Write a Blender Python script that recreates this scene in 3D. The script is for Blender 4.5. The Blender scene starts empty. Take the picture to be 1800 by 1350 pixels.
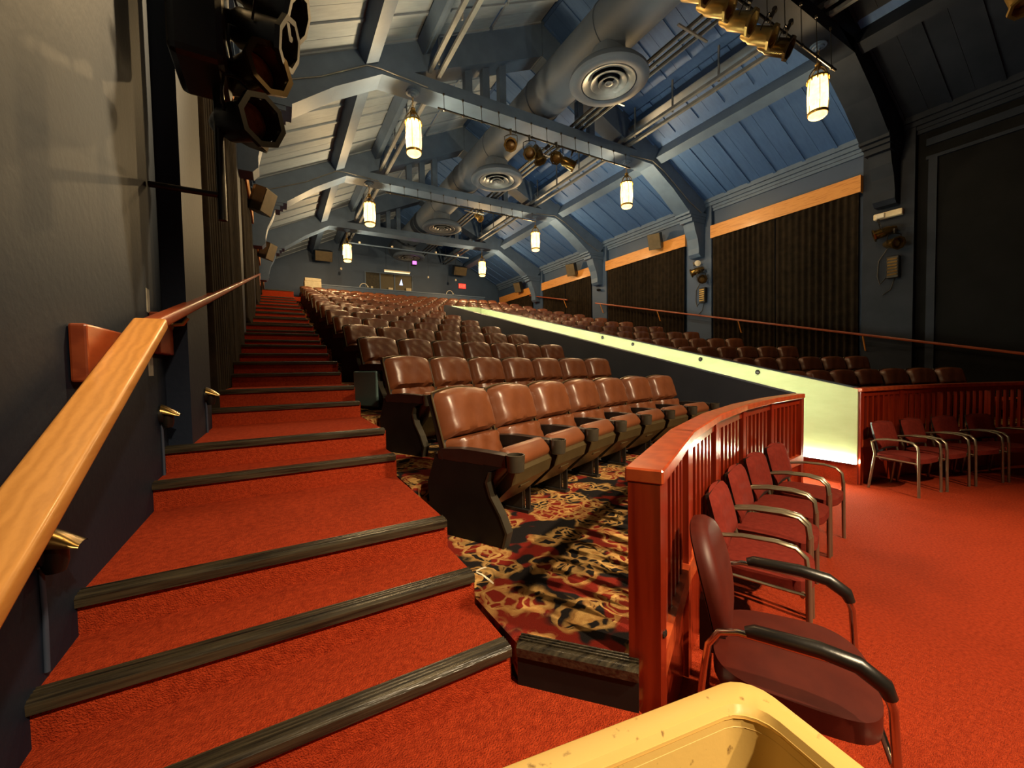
import bpy, bmesh, math, random
from math import sin, cos, pi, radians, degrees, sqrt, asin, atan2
from mathutils import Vector, Matrix
random.seed(7)
S = bpy.context.scene
COL = S.collection

# ------------------------------------------------------------------ camera
cam_d = bpy.data.cameras.new('camera'); cam = bpy.data.objects.new('camera', cam_d); COL.objects.link(cam)
S.camera = cam
cam_d.sensor_fit = 'HORIZONTAL'; cam_d.sensor_width = 36.0; cam_d.lens = 718.3/1800*36.0
cam_d.clip_start = 0.02; cam_d.clip_end = 200
def cam_matrix(loc, yaw, pitch, roll):
    f = Vector((sin(yaw)*cos(pitch), cos(yaw)*cos(pitch), sin(pitch)))
    r = Vector((cos(yaw), -sin(yaw), 0)); u = r.cross(f)
    r2 = r*cos(roll)+u*sin(roll); u2 = u*cos(roll)-r*sin(roll)
    M = Matrix(((r2.x, u2.x, -f.x, loc[0]), (r2.y, u2.y, -f.y, loc[1]), (r2.z, u2.z, -f.z, loc[2]), (0, 0, 0, 1)))
    return M
cam.matrix_world = cam_matrix((0, 0, 1.62), radians(29.74), radians(-2.15), radians(-1.02))

# ------------------------------------------------------------------ world, exposure
W = bpy.data.worlds.new('world'); S.world = W; W.use_nodes = True
W.node_tree.nodes['Background'].inputs[0].default_value = (0.5, 0.45, 0.4, 1)
W.node_tree.nodes['Background'].inputs[1].default_value = 0.0015
S.view_settings.view_transform = 'Standard'; S.view_settings.look = 'None'
S.view_settings.gamma = 1.0; S.view_settings.use_curve_mapping = False
S.view_settings.exposure = 0.0
LANTERN_W = 430.0      # watts of each hall lantern
LED_E = 165.0           # emission of the floor LED strip

# ------------------------------------------------------------------ materials
MATS = {}
def nodes_of(name):
    m = bpy.data.materials.new(name); m.use_nodes = True
    nt = m.node_tree; b = nt.nodes['Principled BSDF']; MATS[name] = m
    return m, nt, b
def N(nt, t, **kw):
    n = nt.nodes.new(t)
    for k, v in kw.items(): setattr(n, k, v)
    return n
def coord(nt, scale=(1, 1, 1), kind='Object'):
    tc = N(nt, 'ShaderNodeTexCoord'); mp = N(nt, 'ShaderNodeMapping')
    mp.inputs['Scale'].default_value = scale
    nt.links.new(tc.outputs[kind], mp.inputs['Vector']); return mp.outputs['Vector']
def ramp(nt, fac, stops):
    r = N(nt, 'ShaderNodeValToRGB'); e = r.color_ramp.elements
    while len(e) < len(stops): e.new(0.5)
    for i, (p, c) in enumerate(stops): e[i].position = p; e[i].color = (c[0], c[1], c[2], 1)
    nt.links.new(fac, r.inputs['Fac']); return r.outputs['Color']
def noise(nt, vec, scale, detail=3, rough=0.55):
    n = N(nt, 'ShaderNodeTexNoise'); n.inputs['Scale'].default_value = scale
    n.inputs['Detail'].default_value = detail; n.inputs['Roughness'].default_value = rough
    nt.links.new(vec, n.inputs['Vector']); return n.outputs['Fac']
def bump(nt, b, h, strength=0.3, dist=0.01):
    n = N(nt, 'ShaderNodeBump'); n.inputs['Strength'].default_value = strength; n.inputs['Distance'].default_value = dist
    nt.links.new(h, n.inputs['Height']); nt.links.new(n.outputs['Normal'], b.inputs['Normal'])
def mottled(name, c1, c2, nscale=6, rough=0.6, metal=0.0, bscale=80, bstr=0.15, bdist=0.004, vscale=(1, 1, 1), kind='Object', spec=0.5, lo=0.35, hi=0.68):
    m, nt, b = nodes_of(name); v = coord(nt, vscale, kind)
    nt.links.new(ramp(nt, noise(nt, v, nscale, 4), [(lo, c1), (hi, c2)]), b.inputs['Base Color'])
    b.inputs['Roughness'].default_value = rough; b.inputs['Metallic'].default_value = metal
    b.inputs['Specular IOR Level'].default_value = spec
    if bstr: bump(nt, b, noise(nt, v, bscale, 3), bstr, bdist)
    return m
def emit(name, col, strength):
    m, nt, b = nodes_of(name)
    b.inputs['Base Color'].default_value = (*col, 1); b.inputs['Emission Color'].default_value = (*col, 1)
    b.inputs['Emission Strength'].default_value = strength; return m

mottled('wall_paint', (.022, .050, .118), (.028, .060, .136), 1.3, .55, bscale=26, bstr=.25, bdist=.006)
mottled('wall_left_shaded', (.0085, .0140, .029), (.011, .0175, .034), 1.3, .6, bscale=26, bstr=.25, bdist=.006, spec=.15)  # darker copy of wall_paint; shade of the lower wall put into the colour
mottled('navy_paint', (.030, .042, .072), (.040, .054, .088), 2, .5, bscale=40, bstr=.12)
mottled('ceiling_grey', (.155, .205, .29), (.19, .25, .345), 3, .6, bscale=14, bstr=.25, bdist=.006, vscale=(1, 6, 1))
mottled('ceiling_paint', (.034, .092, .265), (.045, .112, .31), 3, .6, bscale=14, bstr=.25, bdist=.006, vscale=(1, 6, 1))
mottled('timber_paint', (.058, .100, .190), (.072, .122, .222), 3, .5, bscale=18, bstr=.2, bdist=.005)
mottled('duct_paint', (.036, .058, .105), (.046, .070, .122), 2, .6, bscale=10, bstr=.1)
mottled('carpet_red', (.26, .025, .007), (.43, .050, .014), 55, .95, bscale=190, bstr=.9, bdist=.012, spec=.08, lo=.3, hi=.72)
def stain(name, scale, lo):
    nt = MATS[name].node_tree; b = nt.nodes['Principled BSDF']; src = b.inputs['Base Color'].links[0].from_socket
    v = coord(nt); mx = N(nt, 'ShaderNodeMix', data_type='RGBA', blend_type='MULTIPLY'); mx.inputs['Factor'].default_value = 1
    nt.links.new(src, mx.inputs[6]); nt.links.new(ramp(nt, noise(nt, v, scale, 4), [(.30, (lo, lo, lo)), (.52, (1, 1, 1))]), mx.inputs[7])
    nt.links.new(mx.outputs[2], b.inputs['Base Color'])
stain('carpet_red', 1.1, .78)
mottled('leather', (.13, .036, .011), (.185, .056, .018), 4, .40, bscale=150, bstr=.12, bdist=.002, spec=.7)
MATS['leather'].node_tree.nodes['Principled BSDF'].inputs['Coat Weight'].default_value = .45
MATS['leather'].node_tree.nodes['Principled BSDF'].inputs['Coat Roughness'].default_value = .33
mottled('seat_shell', (.012, .011, .010), (.020, .018, .016), 8, .38, bscale=200, bstr=.1, bdist=.001)
mottled('seat_pan', (.075, .052, .022), (.10, .070, .030), 6, .36, metal=.35, bscale=220, bstr=.15, bdist=.001)
mottled('end_panel', (.006, .0055, .005), (.010, .009, .008), 6, .6, bscale=300, bstr=.2, bdist=.001, spec=.25)
mottled('cup_plastic', (.030, .026, .018), (.045, .038, .026), 6, .35, bscale=200, bstr=.05, bdist=.001)
mottled('teal_panel', (.12, .20, .19), (.14, .23, .22), 3, .4, bscale=60, bstr=.05)
mottled('black_metal', (.010, .009, .008), (.018, .016, .014), 5, .35, metal=.3, bscale=90, bstr=.05)
mottled('bronze_metal', (.10, .062, .018), (.16, .10, .03), 5, .25, metal=.85, bscale=60, bstr=.06)
mottled('lamp_gold', (.30, .20, .06), (.42, .28, .09), 7, .35, metal=.8, bscale=60, bstr=.06)
mottled('champagne', (.22, .185, .12), (.27, .225, .15), 5, .34, metal=.75, bscale=100, bstr=.05)
mottled('chrome', (.55, .5, .42), (.62, .56, .48), 5, .2, metal=1.0, bstr=0)
mottled('grey_metal', (.16, .18, .21), (.22, .24, .27), 5, .4, metal=.4, bscale=60, bstr=.06)
mottled('white_metal', (.55, .52, .45), (.62, .58, .5), 5, .5, bstr=0)
mottled('chair_fabric', (.115, .011, .006), (.15, .016, .009), 30, .85, bscale=420, bstr=.5, bdist=.002, spec=.15)
mottled('chair_vinyl', (.050, .005, .0022), (.068, .008, .0035), 9, .5, bscale=300, bstr=.3, bdist=.001, spec=.35)
mottled('black_rubber', (.008, .007, .006), (.014, .012, .010), 7, .32, bscale=90, bstr=.08)
mottled('nosing', (.010, .008, .006), (.055, .044, .026), 9, .25, bscale=30, bstr=.3, bdist=.004, vscale=(.4, 8, 8))
mottled('cream_plastic', (.25, .14, .04), (.70, .47, .14), 38, .42, bscale=70, bstr=.08, lo=.27, hi=.36)
mottled('curtain', (.010, .0072, .005), (.021, .0145, .009), 6, .9, bscale=200, bstr=.25, bdist=.002, spec=.1)
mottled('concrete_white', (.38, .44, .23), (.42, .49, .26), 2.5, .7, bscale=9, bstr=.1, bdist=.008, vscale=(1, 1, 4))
mottled('paper', (.55, .47, .33), (.66, .58, .42), 9, .8, bstr=0)
mottled('lens_glass', (.10, .055, .018), (.20, .12, .04), 22, .25, metal=.1, bscale=60, bstr=.6, bdist=.004, vscale=(1, 1, 6))
mottled('booth_dark', (.010, .009, .007), (.035, .028, .014), 9, .6, bstr=0)
mottled('speaker_brown', (.070, .052, .028), (.095, .070, .038), 6, .7, bscale=300, bstr=.4, bdist=.002)
mottled('scuff', (.20, .21, .21), (.30, .31, .30), 12, .8, bstr=0)
def wood(name, c1, c2, rough=.35, vscale=(1, 1, 1), wscale=3.0, coat=.3):
    m, nt, b = nodes_of(name); v = coord(nt, vscale)
    w = N(nt, 'ShaderNodeTexWave', wave_type='BANDS', bands_direction='X'); w.inputs['Scale'].default_value = wscale
    w.inputs['Distortion'].default_value = 7; w.inputs['Detail'].default_value = 3; w.inputs['Detail Scale'].default_value = 1.4
    nt.links.new(v, w.inputs['Vector'])
    nz = noise(nt, v, 9, 4)
    mx = N(nt, 'ShaderNodeMath', operation='MULTIPLY_ADD'); mx.inputs[1].default_value = .5
    nt.links.new(w.outputs['Fac'], mx.inputs[0]); 
    mu = N(nt, 'ShaderNodeMath', operation='MULTIPLY'); mu.inputs[1].default_value = .5; nt.links.new(nz, mu.inputs[0])
    nt.links.new(mu.outputs[0], mx.inputs[2])
    nt.links.new(ramp(nt, mx.outputs[0], [(.2, c1), (.75, c2)]), b.inputs['Base Color'])
    b.inputs['Roughness'].default_value = rough; b.inputs['Coat Weight'].default_value = coat; b.inputs['Coat Roughness'].default_value = .15
    bump(nt, b, mx.outputs[0], .12, .002); return m
wood('mahogany', (.15, .009, .002), (.25, .023, .006), .28, (9, 9, .7), 1.2, .5)
wood('mahogany_cap', (.31, .043, .012), (.43, .075, .020), .3, (3, 14, 14), .8, .5)
wood('oak', (.54, .24, .055), (.66, .31, .08), .38, (16, .8, 16), .7, .25)
wood('oak_board', (.40, .155, .03), (.56, .245, .055), .5, (4, 1.2, 14), 1.4, .1)
wood('cherry', (.20, .035, .010), (.27, .055, .016), .35, (3, 3, 12), 1.0, .3)

def brocade():
    m, nt, b = nodes_of('carpet_brocade'); v = coord(nt)
    wn = N(nt, 'ShaderNodeTexNoise'); wn.inputs['Scale'].default_value = 7; wn.inputs['Detail'].default_value = 2
    nt.links.new(v, wn.inputs['Vector'])
    sub = N(nt, 'ShaderNodeVectorMath', operation='MULTIPLY_ADD'); sub.inputs[1].default_value = (.20, .20, 0)
    nt.links.new(wn.outputs['Color'], sub.inputs[0]); nt.links.new(v, sub.inputs[2])
    vor = N(nt, 'ShaderNodeTexVoronoi', feature='F1'); vor.inputs['Scale'].default_value = 4.0; vor.inputs['Randomness'].default_value = .75
    nt.links.new(sub.outputs[0], vor.inputs['Vector'])
    sn = N(nt, 'ShaderNodeMath', operation='MULTIPLY'); sn.inputs[1].default_value = 27; nt.links.new(vor.outputs['Distance'], sn.inputs[0])
    si = N(nt, 'ShaderNodeMath', operation='SINE'); nt.links.new(sn.outputs[0], si.inputs[0])
    v2 = N(nt, 'ShaderNodeTexVoronoi', feature='DISTANCE_TO_EDGE'); v2.inputs['Scale'].default_value = 15
    nt.links.new(sub.outputs[0], v2.inputs['Vector'])
    petals = ramp(nt, v2.outputs['Distance'], [(.05, (1, 1, 1)), (.14, (0, 0, 0))])
    rings = ramp(nt, si.outputs[0], [(.30, (0, 0, 0)), (.62, (1, 1, 1))])
    area = ramp(nt, vor.outputs['Distance'], [(.48, (1, 1, 1)), (.62, (0, 0, 0))])
    g1 = N(nt, 'ShaderNodeMix', data_type='RGBA', blend_type='SCREEN'); g1.inputs['Factor'].default_value = .65
    nt.links.new(rings, g1.inputs[6]); nt.links.new(petals, g1.inputs[7])
    g2 = N(nt, 'ShaderNodeMix', data_type='RGBA', blend_type='MULTIPLY'); g2.inputs['Factor'].default_value = 1
    nt.links.new(g1.outputs[2], g2.inputs[6]); nt.links.new(area, g2.inputs[7])
    base = ramp(nt, noise(nt, v, 4.2, 2), [(.49, (.012, .010, .010)), (.53, (.16, .014, .008))])
    gold = ramp(nt, noise(nt, v, 22, 2), [(.35, (.34, .17, .05)), (.6, (.50, .30, .10))])
    mx = N(nt, 'ShaderNodeMix', data_type='RGBA'); nt.links.new(g2.outputs[2], mx.inputs[0])
    nt.links.new(base, mx.inputs[6]); nt.links.new(gold, mx.inputs[7])
    nt.links.new(mx.outputs[2], b.inputs['Base Color']); b.inputs['Roughness'].default_value = .95; b.inputs['Specular IOR Level'].default_value = .08
    bump(nt, b, noise(nt, v, 260, 2), .6, .006)
brocade()
def lantern_glass():
    m = bpy.data.materials.new('lantern_glass'); m.use_nodes = True; nt = m.node_tree; MATS['lantern_glass'] = m
    nt.nodes.remove(nt.nodes['Principled BSDF']); out = nt.nodes['Material Output']
    tr = N(nt, 'ShaderNodeBsdfTransparent'); tr.inputs[0].default_value = (.75, .6, .38, 1)
    v = coord(nt)
    em = N(nt, 'ShaderNodeEmission'); em.inputs[1].default_value = 3.2
    nt.links.new(ramp(nt, noise(nt, v, 9, 3), [(.3, (1.0, .56, .15)), (.7, (1.0, .68, .26))]), em.inputs[0])
    ad = N(nt, 'ShaderNodeAddShader'); nt.links.new(tr.outputs[0], ad.inputs[0]); nt.links.new(em.outputs[0], ad.inputs[1])
    nt.links.new(ad.outputs[0], out.inputs[0])
lantern_glass()
emit('led', (1.0, 1.0, .70), LED_E)
emit('exit_red', (1.0, .03, .02), 3.0)
emit('purple_lamp', (.75, .12, .9), 2.5)
emit('fluorescent', (1.0, .80, .48), 1.1)
emit('screen_blue', (.45, .6, 1.0), 1.6)
emit('booth_glow', (.06, .045, .02), .10)
emit('spill_warm', (1.0, .7, .3), 4.0)

# ------------------------------------------------------------------ mesh builder
class MB:
    def __init__(s): s.v = []; s.f = []
    def add(s, verts, faces, M=None):
        o = len(s.v)
        s.v += [tuple(M @ Vector(p)) if M else tuple(p) for p in verts]
        s.f += [tuple(i+o for i in f) for f in faces]; return s
    def box(s, x0, x1, y0, y1, z0, z1, M=None):
        vs = [(x, y, z) for z in (z0, z1) for y in (y0, y1) for x in (x0, x1)]
        return s.add(vs, [(0, 2, 3, 1), (4, 5, 7, 6), (0, 1, 5, 4), (2, 6, 7, 3), (0, 4, 6, 2), (1, 3, 7, 5)], M)
    def prism(s, poly, lo, hi, axis='z', M=None):
        n = len(poly)
        def P(a, b, h): return {'z': (a, b, h), 'y': (a, h, b), 'x': (h, a, b)}[axis]
        vs = [P(a, b, lo) for a, b in poly]+[P(a, b, hi) for a, b in poly]
        fs = [tuple(range(n))[::-1], tuple(range(n, 2*n))]+[(i, (i+1) % n, n+(i+1) % n, n+i) for i in range(n)]
        return s.add(vs, fs, M)
    def tube(s, pts, r, n=8, M=None, flat=1.0, cap=True):
        pts = [Vector(p) for p in pts]; k = len(pts); vs = []; fs = []
        up = None
        for i, p in enumerate(pts):
            t = (pts[min(i+1, k-1)]-pts[max(i-1, 0)]).normalized()
            if up is None: up = Vector((0, 0, 1)) if abs(t.z) < .9 else Vector((0, 1, 0))
            a = t.cross(up)
            if a.length < 1e-4: a = t.cross(Vector((1, 0, 0)))
            a.normalize(); b = a.cross(t).normalized(); up = b
            rr = r[i] if isinstance(r, (list, tuple)) else r
            vs += [tuple(p+a*rr*cos(2*pi*j/n)+b*rr*flat*sin(2*pi*j/n)) for j in range(n)]
        for i in range(k-1):
            for j in range(n):
                a = i*n+j; b_ = i*n+(j+1) % n; fs.append((a, b_, b_+n, a+n))
        if cap: fs += [tuple(range(n))[::-1], tuple(range((k-1)*n, k*n))]
        return s.add(vs, fs, M)
    def lathe(s, prof, n=20, c=(0, 0, 0), M=None, cap=True):
        vs = []; fs = []; k = len(prof)
        for r, z in prof: vs += [(c[0]+r*cos(2*pi*j/n), c[1]+r*sin(2*pi*j/n), c[2]+z) for j in range(n)]
        for i in range(k-1):
            for j in range(n): fs.append((i*n+j, i*n+(j+1) % n, (i+1)*n+(j+1) % n, (i+1)*n+j))
        if cap:
            if prof[0][0] > 1e-4: fs.append(tuple(range(n))[::-1])
            if prof[-1][0] > 1e-4: fs.append(tuple(range((k-1)*n, k*n)))
        return s.add(vs, fs, M)
    def rbox(s, x0, x1, y0, y1, z0, z1, r=.02, seg=2, M=None):
        bm = bmesh.new(); bmesh.ops.create_cube(bm, size=1)
        for v in bm.verts: v.co = Vector((x0+(v.co.x+.5)*(x1-x0), y0+(v.co.y+.5)*(y1-y0), z0+(v.co.z+.5)*(z1-z0)))
        bmesh.ops.bevel(bm, geom=list(bm.edges), offset=r, segments=seg, profile=.5, affect='EDGES')
        bm.verts.index_update(); vs = [tuple(v.co) for v in bm.verts]; fs = [tuple(v.index for v in f.verts) for f in bm.faces]
        bm.free(); return s.add(vs, fs, M)
    def grid(s, fn, nu, nv, closed_u=False, M=None):
        vs = [fn(i/nu, j/nv) for j in range(nv+1) for i in range(nu+1)]
        fs = [(j*(nu+1)+i, j*(nu+1)+i+1, (j+1)*(nu+1)+i+1, (j+1)*(nu+1)+i) for j in range(nv) for i in range(nu)]
        return s.add(vs, fs, M)
    def mesh(s, name, mat, smooth=None):
        me = bpy.data.meshes.new(name); me.from_pydata(s.v, [], s.f)
        bm = bmesh.new(); bm.from_mesh(me); bmesh.ops.remove_doubles(bm, verts=bm.verts, dist=1e-5)
        bmesh.ops.recalc_face_normals(bm, faces=bm.faces); bm.to_mesh(me); bm.free()
        if isinstance(mat, str): me.materials.append(MATS[mat])
        if smooth:
            for p in me.polygons: p.use_smooth = True
            me.set_sharp_from_angle(angle=radians(smooth))
        me.update(); return me
def link(name, data, parent=None, loc=None, M=None):
    o = bpy.data.objects.new(name, data); COL.objects.link(o)
    if parent is not None: o.parent = parent
    if M is not None: o.matrix_local = M
    if loc is not None: o.location = loc
    return o
def part(name, mb, mat, parent=None, smooth=None, loc=None, label=None):
    me = mb if isinstance(mb, bpy.types.Mesh) else mb.mesh(name, mat, smooth)
    o = link(name, me, parent, loc)
    if label: o['label'] = label
    return o
def tag(o, label, cat, group=None):
    o['label'] = label; o['category'] = cat
    if group: o['group'] = group
    return o
def thing(name, label, cat, loc=(0, 0, 0), rz=0, group=None):
    o = bpy.data.objects.new(name, None); COL.objects.link(o); o.empty_display_size = .1
    o.location = loc; o.rotation_euler = (0, 0, rz); return tag(o, label, cat, group)
def struct(name, mb, mat, smooth=None, label=None):
    o = part(name, mb, mat, None, smooth); o['kind'] = 'structure'
    if label: o['label'] = label
    return o
def dup(root, loc=None, rz=None, label=None, group=None, parent=None, skip=()):
    r = root.copy(); COL.objects.link(r)
    if parent is not None: r.parent = parent
    if loc is not None: r.location = loc
    if rz is not None: r.rotation_euler = (0, 0, rz)
    if label: r['label'] = label
    if group: r['group'] = group
    for ch in list(root.children):
        if ch.name.split('.')[0] in skip: continue
        dup(ch, parent=r)
    return r
def rot(ax, a): return Matrix.Rotation(a, 4, ax)
def tr(x, y, z): return Matrix.Translation((x, y, z))
def aim(p, d):
    """matrix whose local +Z points along d, placed at p"""
    return tr(*p) @ Vector(d).normalized().to_track_quat('Z', 'Y').to_matrix().to_4x4()
ORD = ['first', 'second', 'third', 'fourth', 'fifth', 'sixth', 'seventh', 'eighth', 'ninth', 'tenth', 'eleventh', 'twelfth',
       'thirteenth', 'fourteenth', 'fifteenth', 'sixteenth', 'seventeenth', 'eighteenth', 'nineteenth', 'twentieth']

# ------------------------------------------------------------------ plan constants
XL, XR, XC = -.61, 12.6, 6.0
TY = [4.0, 8.93, 13.86, 18.79]             # trusses
YB, YF = 23.7, -5.9                        # back and front walls
AC = (6.0, -6.6)                           # centre of the curved rows
def arc(R, a): return (AC[0]-R*sin(a), AC[1]+R*cos(a))     # a>0 to the left
def arc_at_x(R, X): return AC[1]+sqrt(R*R-(X-AC[0])**2)
def row_z(n): return .62 if n == 1 else .882+.29*(n-2)
def row_R(n): return 10.12+1.25*(n-1)
NROW, NSPLIT = 15, 9
PX0, PX1 = 5.20, 6.62                      # outer face of near parapet, inner face of far parapet
Z_BACK = 5.15

# ================================================================== SETTING
fl = MB().box(XL-.3, XR+.3, YF, 3.2, -.2, 0); fl.box(PX0, PX1+.2, 3.2, 13.9, -.2, 0)
struct('floor', fl, 'carpet_red', label='red carpet of the stage floor')
# landing at the foot of the stairs
struct('floor_landing', MB().prism([(XL-.1, -1.6), (1.0, -1.6), (1.0, .93), (1.0, 1.3), (XL-.1, 1.3)], 0.001, .48), 'carpet_red', label='red carpeted landing at the foot of the stairs')

# walls
wl = struct('wall_left', MB().box(XL-.35, XL, YF, YB+.2, 0, 7.35), 'wall_left_shaded', label='blue grey painted side wall beside the stairs')
mottled('stage_black', (.0035, .004, .005), (.006, .0065, .008), 2, .7, bscale=26, bstr=.2, spec=.08)  # near-black tone for the stage end of the right wall
mottled('dark_timber', (.011, .016, .028), (.016, .022, .037), 3, .6, bscale=18, bstr=.2, spec=.15)  # much darker tone than timber_paint, for the stage end
wrs = struct('wall_stage_right', MB().box(XR, XR+.35, YF, 3.55, 0, 7.35), 'stage_black', label='black side wall of the stage')
wr = struct('wall_right', MB().box(XR, XR+.35, 3.55, YB+.2, 0, 7.35), 'wall_paint', label='blue grey side wall with curtained windows')
wb = MB().box(XL-.3, XR+.3, YB, YB+.3, 0, 10.6)
wb = struct('wall_back', wb, 'wall_paint', label='blue grey rear wall with the projection booth window')
struct('wall_front', MB().box(XL-.3, XR+.3, YF-.3, YF, 0, 10.6), 'navy_paint', label='dark navy wall behind the stage')
# pilasters (children of the side walls)
for y in [TY[0]-4.93]+TY:
    part('pilaster', MB().box(XL-.02, XL+.12, y-.72, y+.18, .02, 7.0), 'wall_left_shaded', wl)
    part('pilaster', MB().box(XR-.14, XR+.02, y-.45, y+.48, .02, 7.0), 'wall_paint' if y > 5 else 'dark_timber', wr if y > 0 else wrs)
# cornices
def cornice(parent, X, sgn):
    ys = [YF]+[TY[0]-4.93]+TY+[YB]
    for a, b in zip(ys[:-1], ys[1:]):
        for i, (d, z0, z1) in enumerate([(.06, 6.66, 6.74), (.10, 6.74, 6.82), (.17, 6.82, 6.92), (.24, 6.92, 7.06)]):
            xs = sorted((X, X+sgn*d))
            part('cornice_moulding', MB().box(xs[0], xs[1], a+.26, b-.26, z0, z1), 'timber_paint' if b > 4.5 or sgn > 0 else 'dark_timber', parent if b > 4.5 or sgn > 0 else wrs)
cornice(wr, XR, -1); cornice(wl, XL, 1)
# panel mouldings on the right wall near the stage
part('wall_panel_moulding', MB().box(XR-.05, XR, -1.2, 3.4, 6.35, 6.5), 'dark_timber', wrs)
part('wall_panel_moulding', MB().box(XR-.05, XR, -1.2, 3.4, 6.05, 6.12), 'dark_timber', wrs)
part('wall_panel_moulding', MB().box(XR-.05, XR, 3.22, 3.36, .5, 6.05), 'dark_timber', wrs)

# ------------------------------------------------------------------ roof
def roofz(X): 
    d = (XR-.15-X) if X > XC else (X-(XL+.15))
    return 7.0+.5*d
RZ = roofz(XC)
cl = MB().prism([(XL-.2, roofz(XL-.2)+.06), (XC, RZ+.06), (XC, RZ+.3), (XL-.2, roofz(XL-.2)+.3)], YF, YB+.2, 'y')
ceil_l = struct('ceiling_left', cl, 'ceiling_paint', label='sloping plank ceiling on the stair side')
cr = MB().prism([(XR+.2, roofz(XR+.2)+.06), (XC, RZ+.06), (XC, RZ+.3), (XR+.2, roofz(XR+.2)+.3)], YF, YB+.2, 'y')
ceil_r = struct('ceiling_right', cr, 'ceiling_paint', label='sloping plank ceiling on the window side')
bands_r = [(12.38, 10.22), (9.98, 8.95), (8.72, 7.5), (7.4, 6.06)]
bays = [(YF, -.93)]+list(zip([-.93]+TY, TY+[YB]))
for side, par in ((0, ceil_l), (1, ceil_r)):
    for bi, (ya, yb) in enumerate(bays[1:]):
        y0, y1 = ya+.27, yb-.27; npan = 6; w = (y1-y0)/npan
        for (xa, xb) in bands_r:
            za, zb = roofz(xa), roofz(xb); X = (lambda x: x) if side else (lambda x: 12-x+(XL+XR-12))
            def slab(u0, u1, v0, v1, lo, hi, M=MB):
                m = MB(); vs = []
                for h in (lo, hi):
                    for (u, v) in ((u0, v0), (u1, v0), (u1, v1), (u0, v1)):
                        x = xa+(xb-xa)*u; z = za+(zb-za)*u; vs.append((X(x)-(.447*h if side else -.447*h), v, z-.894*h))
                m.add(vs, [(0, 1, 2, 3), (7, 6, 5, 4), (0, 4, 5, 1), (1, 5, 6, 2), (2, 6, 7, 3), (3, 7, 4, 0)]); return m
            for k in range(npan):
                a = y0+k*w; mid = a+w*(.5+random.uniform(-.06, .06))
                for (p, q) in ((a+.012, mid-.003), (mid+.003, a+w-.012)):
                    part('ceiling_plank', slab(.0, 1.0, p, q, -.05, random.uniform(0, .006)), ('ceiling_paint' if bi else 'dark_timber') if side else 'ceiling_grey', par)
            for k in range(0, npan+1):
                a = y0+k*w
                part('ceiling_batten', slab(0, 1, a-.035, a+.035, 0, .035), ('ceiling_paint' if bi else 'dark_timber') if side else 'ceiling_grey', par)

# ------------------------------------------------------------------ trusses
def mirror(poly): return [(XL+XR-x, z) for x, z in poly]
def make_truss(y, label, mat='timber_paint'):
    t = thing('roof_truss', label, 'roof truss', (XC, y, 7.65), 0, 'roof trusses across the hall')
    L = lambda p: [(x-XC, z-7.65) for x, z in p]
    hw = .26
    raf = [(XR-.02, 6.9), (12.3, 6.62), (11.62, 6.55), (10.85, 7.12), (9.95, 7.65), (9.3, 7.9), (XC, 9.4), (XC, RZ+.05), (XR-.02, roofz(XR-.02)+.05)]
    part('rafter', MB().prism(L(raf), -hw, hw, 'y'), mat, t)
    part('rafter', MB().prism(L(mirror(raf)), -hw, hw, 'y'), mat, t)
    part('tie_beam', MB().box(2.04-XC, 9.95-XC, -hw, hw, 0, .26), mat, t)
    cor = [(XR-.02, 6.62), (11.9, 6.3), (11.98, 6.05), (12.10, 5.8), (12.17, 5.5), (12.17, 5.32), (12.26, 5.22), (XR-.02, 5.22)]
    for f in (lambda p: p, mirror):
        part('corbel', MB().prism(L(f(cor)), -.2, .2, 'y'), mat, t)
        for i, (a, b, z0, z1) in enumerate([(11.60, 12.5, 6.5, 6.62), (11.70, 12.5, 6.42, 6.5), (11.78, 12.5, 6.3, 6.42)]):
            part('corbel_moulding', MB().prism(L(f([(a, z0), (b, z0), (b, z1), (a, z1)])), -.27+.02*i, .27-.02*i, 'y'), mat, t)
    for x in (4.05, 4.5, 4.95, 7.35, 7.75):
        part('queen_post', MB().box(x-.09-XC, x+.09-XC, -.08, .08, .26, 1.9 if 4.4 < x < 7.6 else 1.2), mat, t)
    return t
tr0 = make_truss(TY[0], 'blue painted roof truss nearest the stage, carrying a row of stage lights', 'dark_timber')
tr1 = make_truss(TY[1], 'blue painted roof truss second from the stage, with a lighting bar beneath')
lab = ['blue painted roof truss third from the stage', 'blue painted roof truss farthest back, before the rear wall']
for y, l in zip(TY[2:], lab): dup(tr1, (XC, y, 7.65), 0, l)
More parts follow.
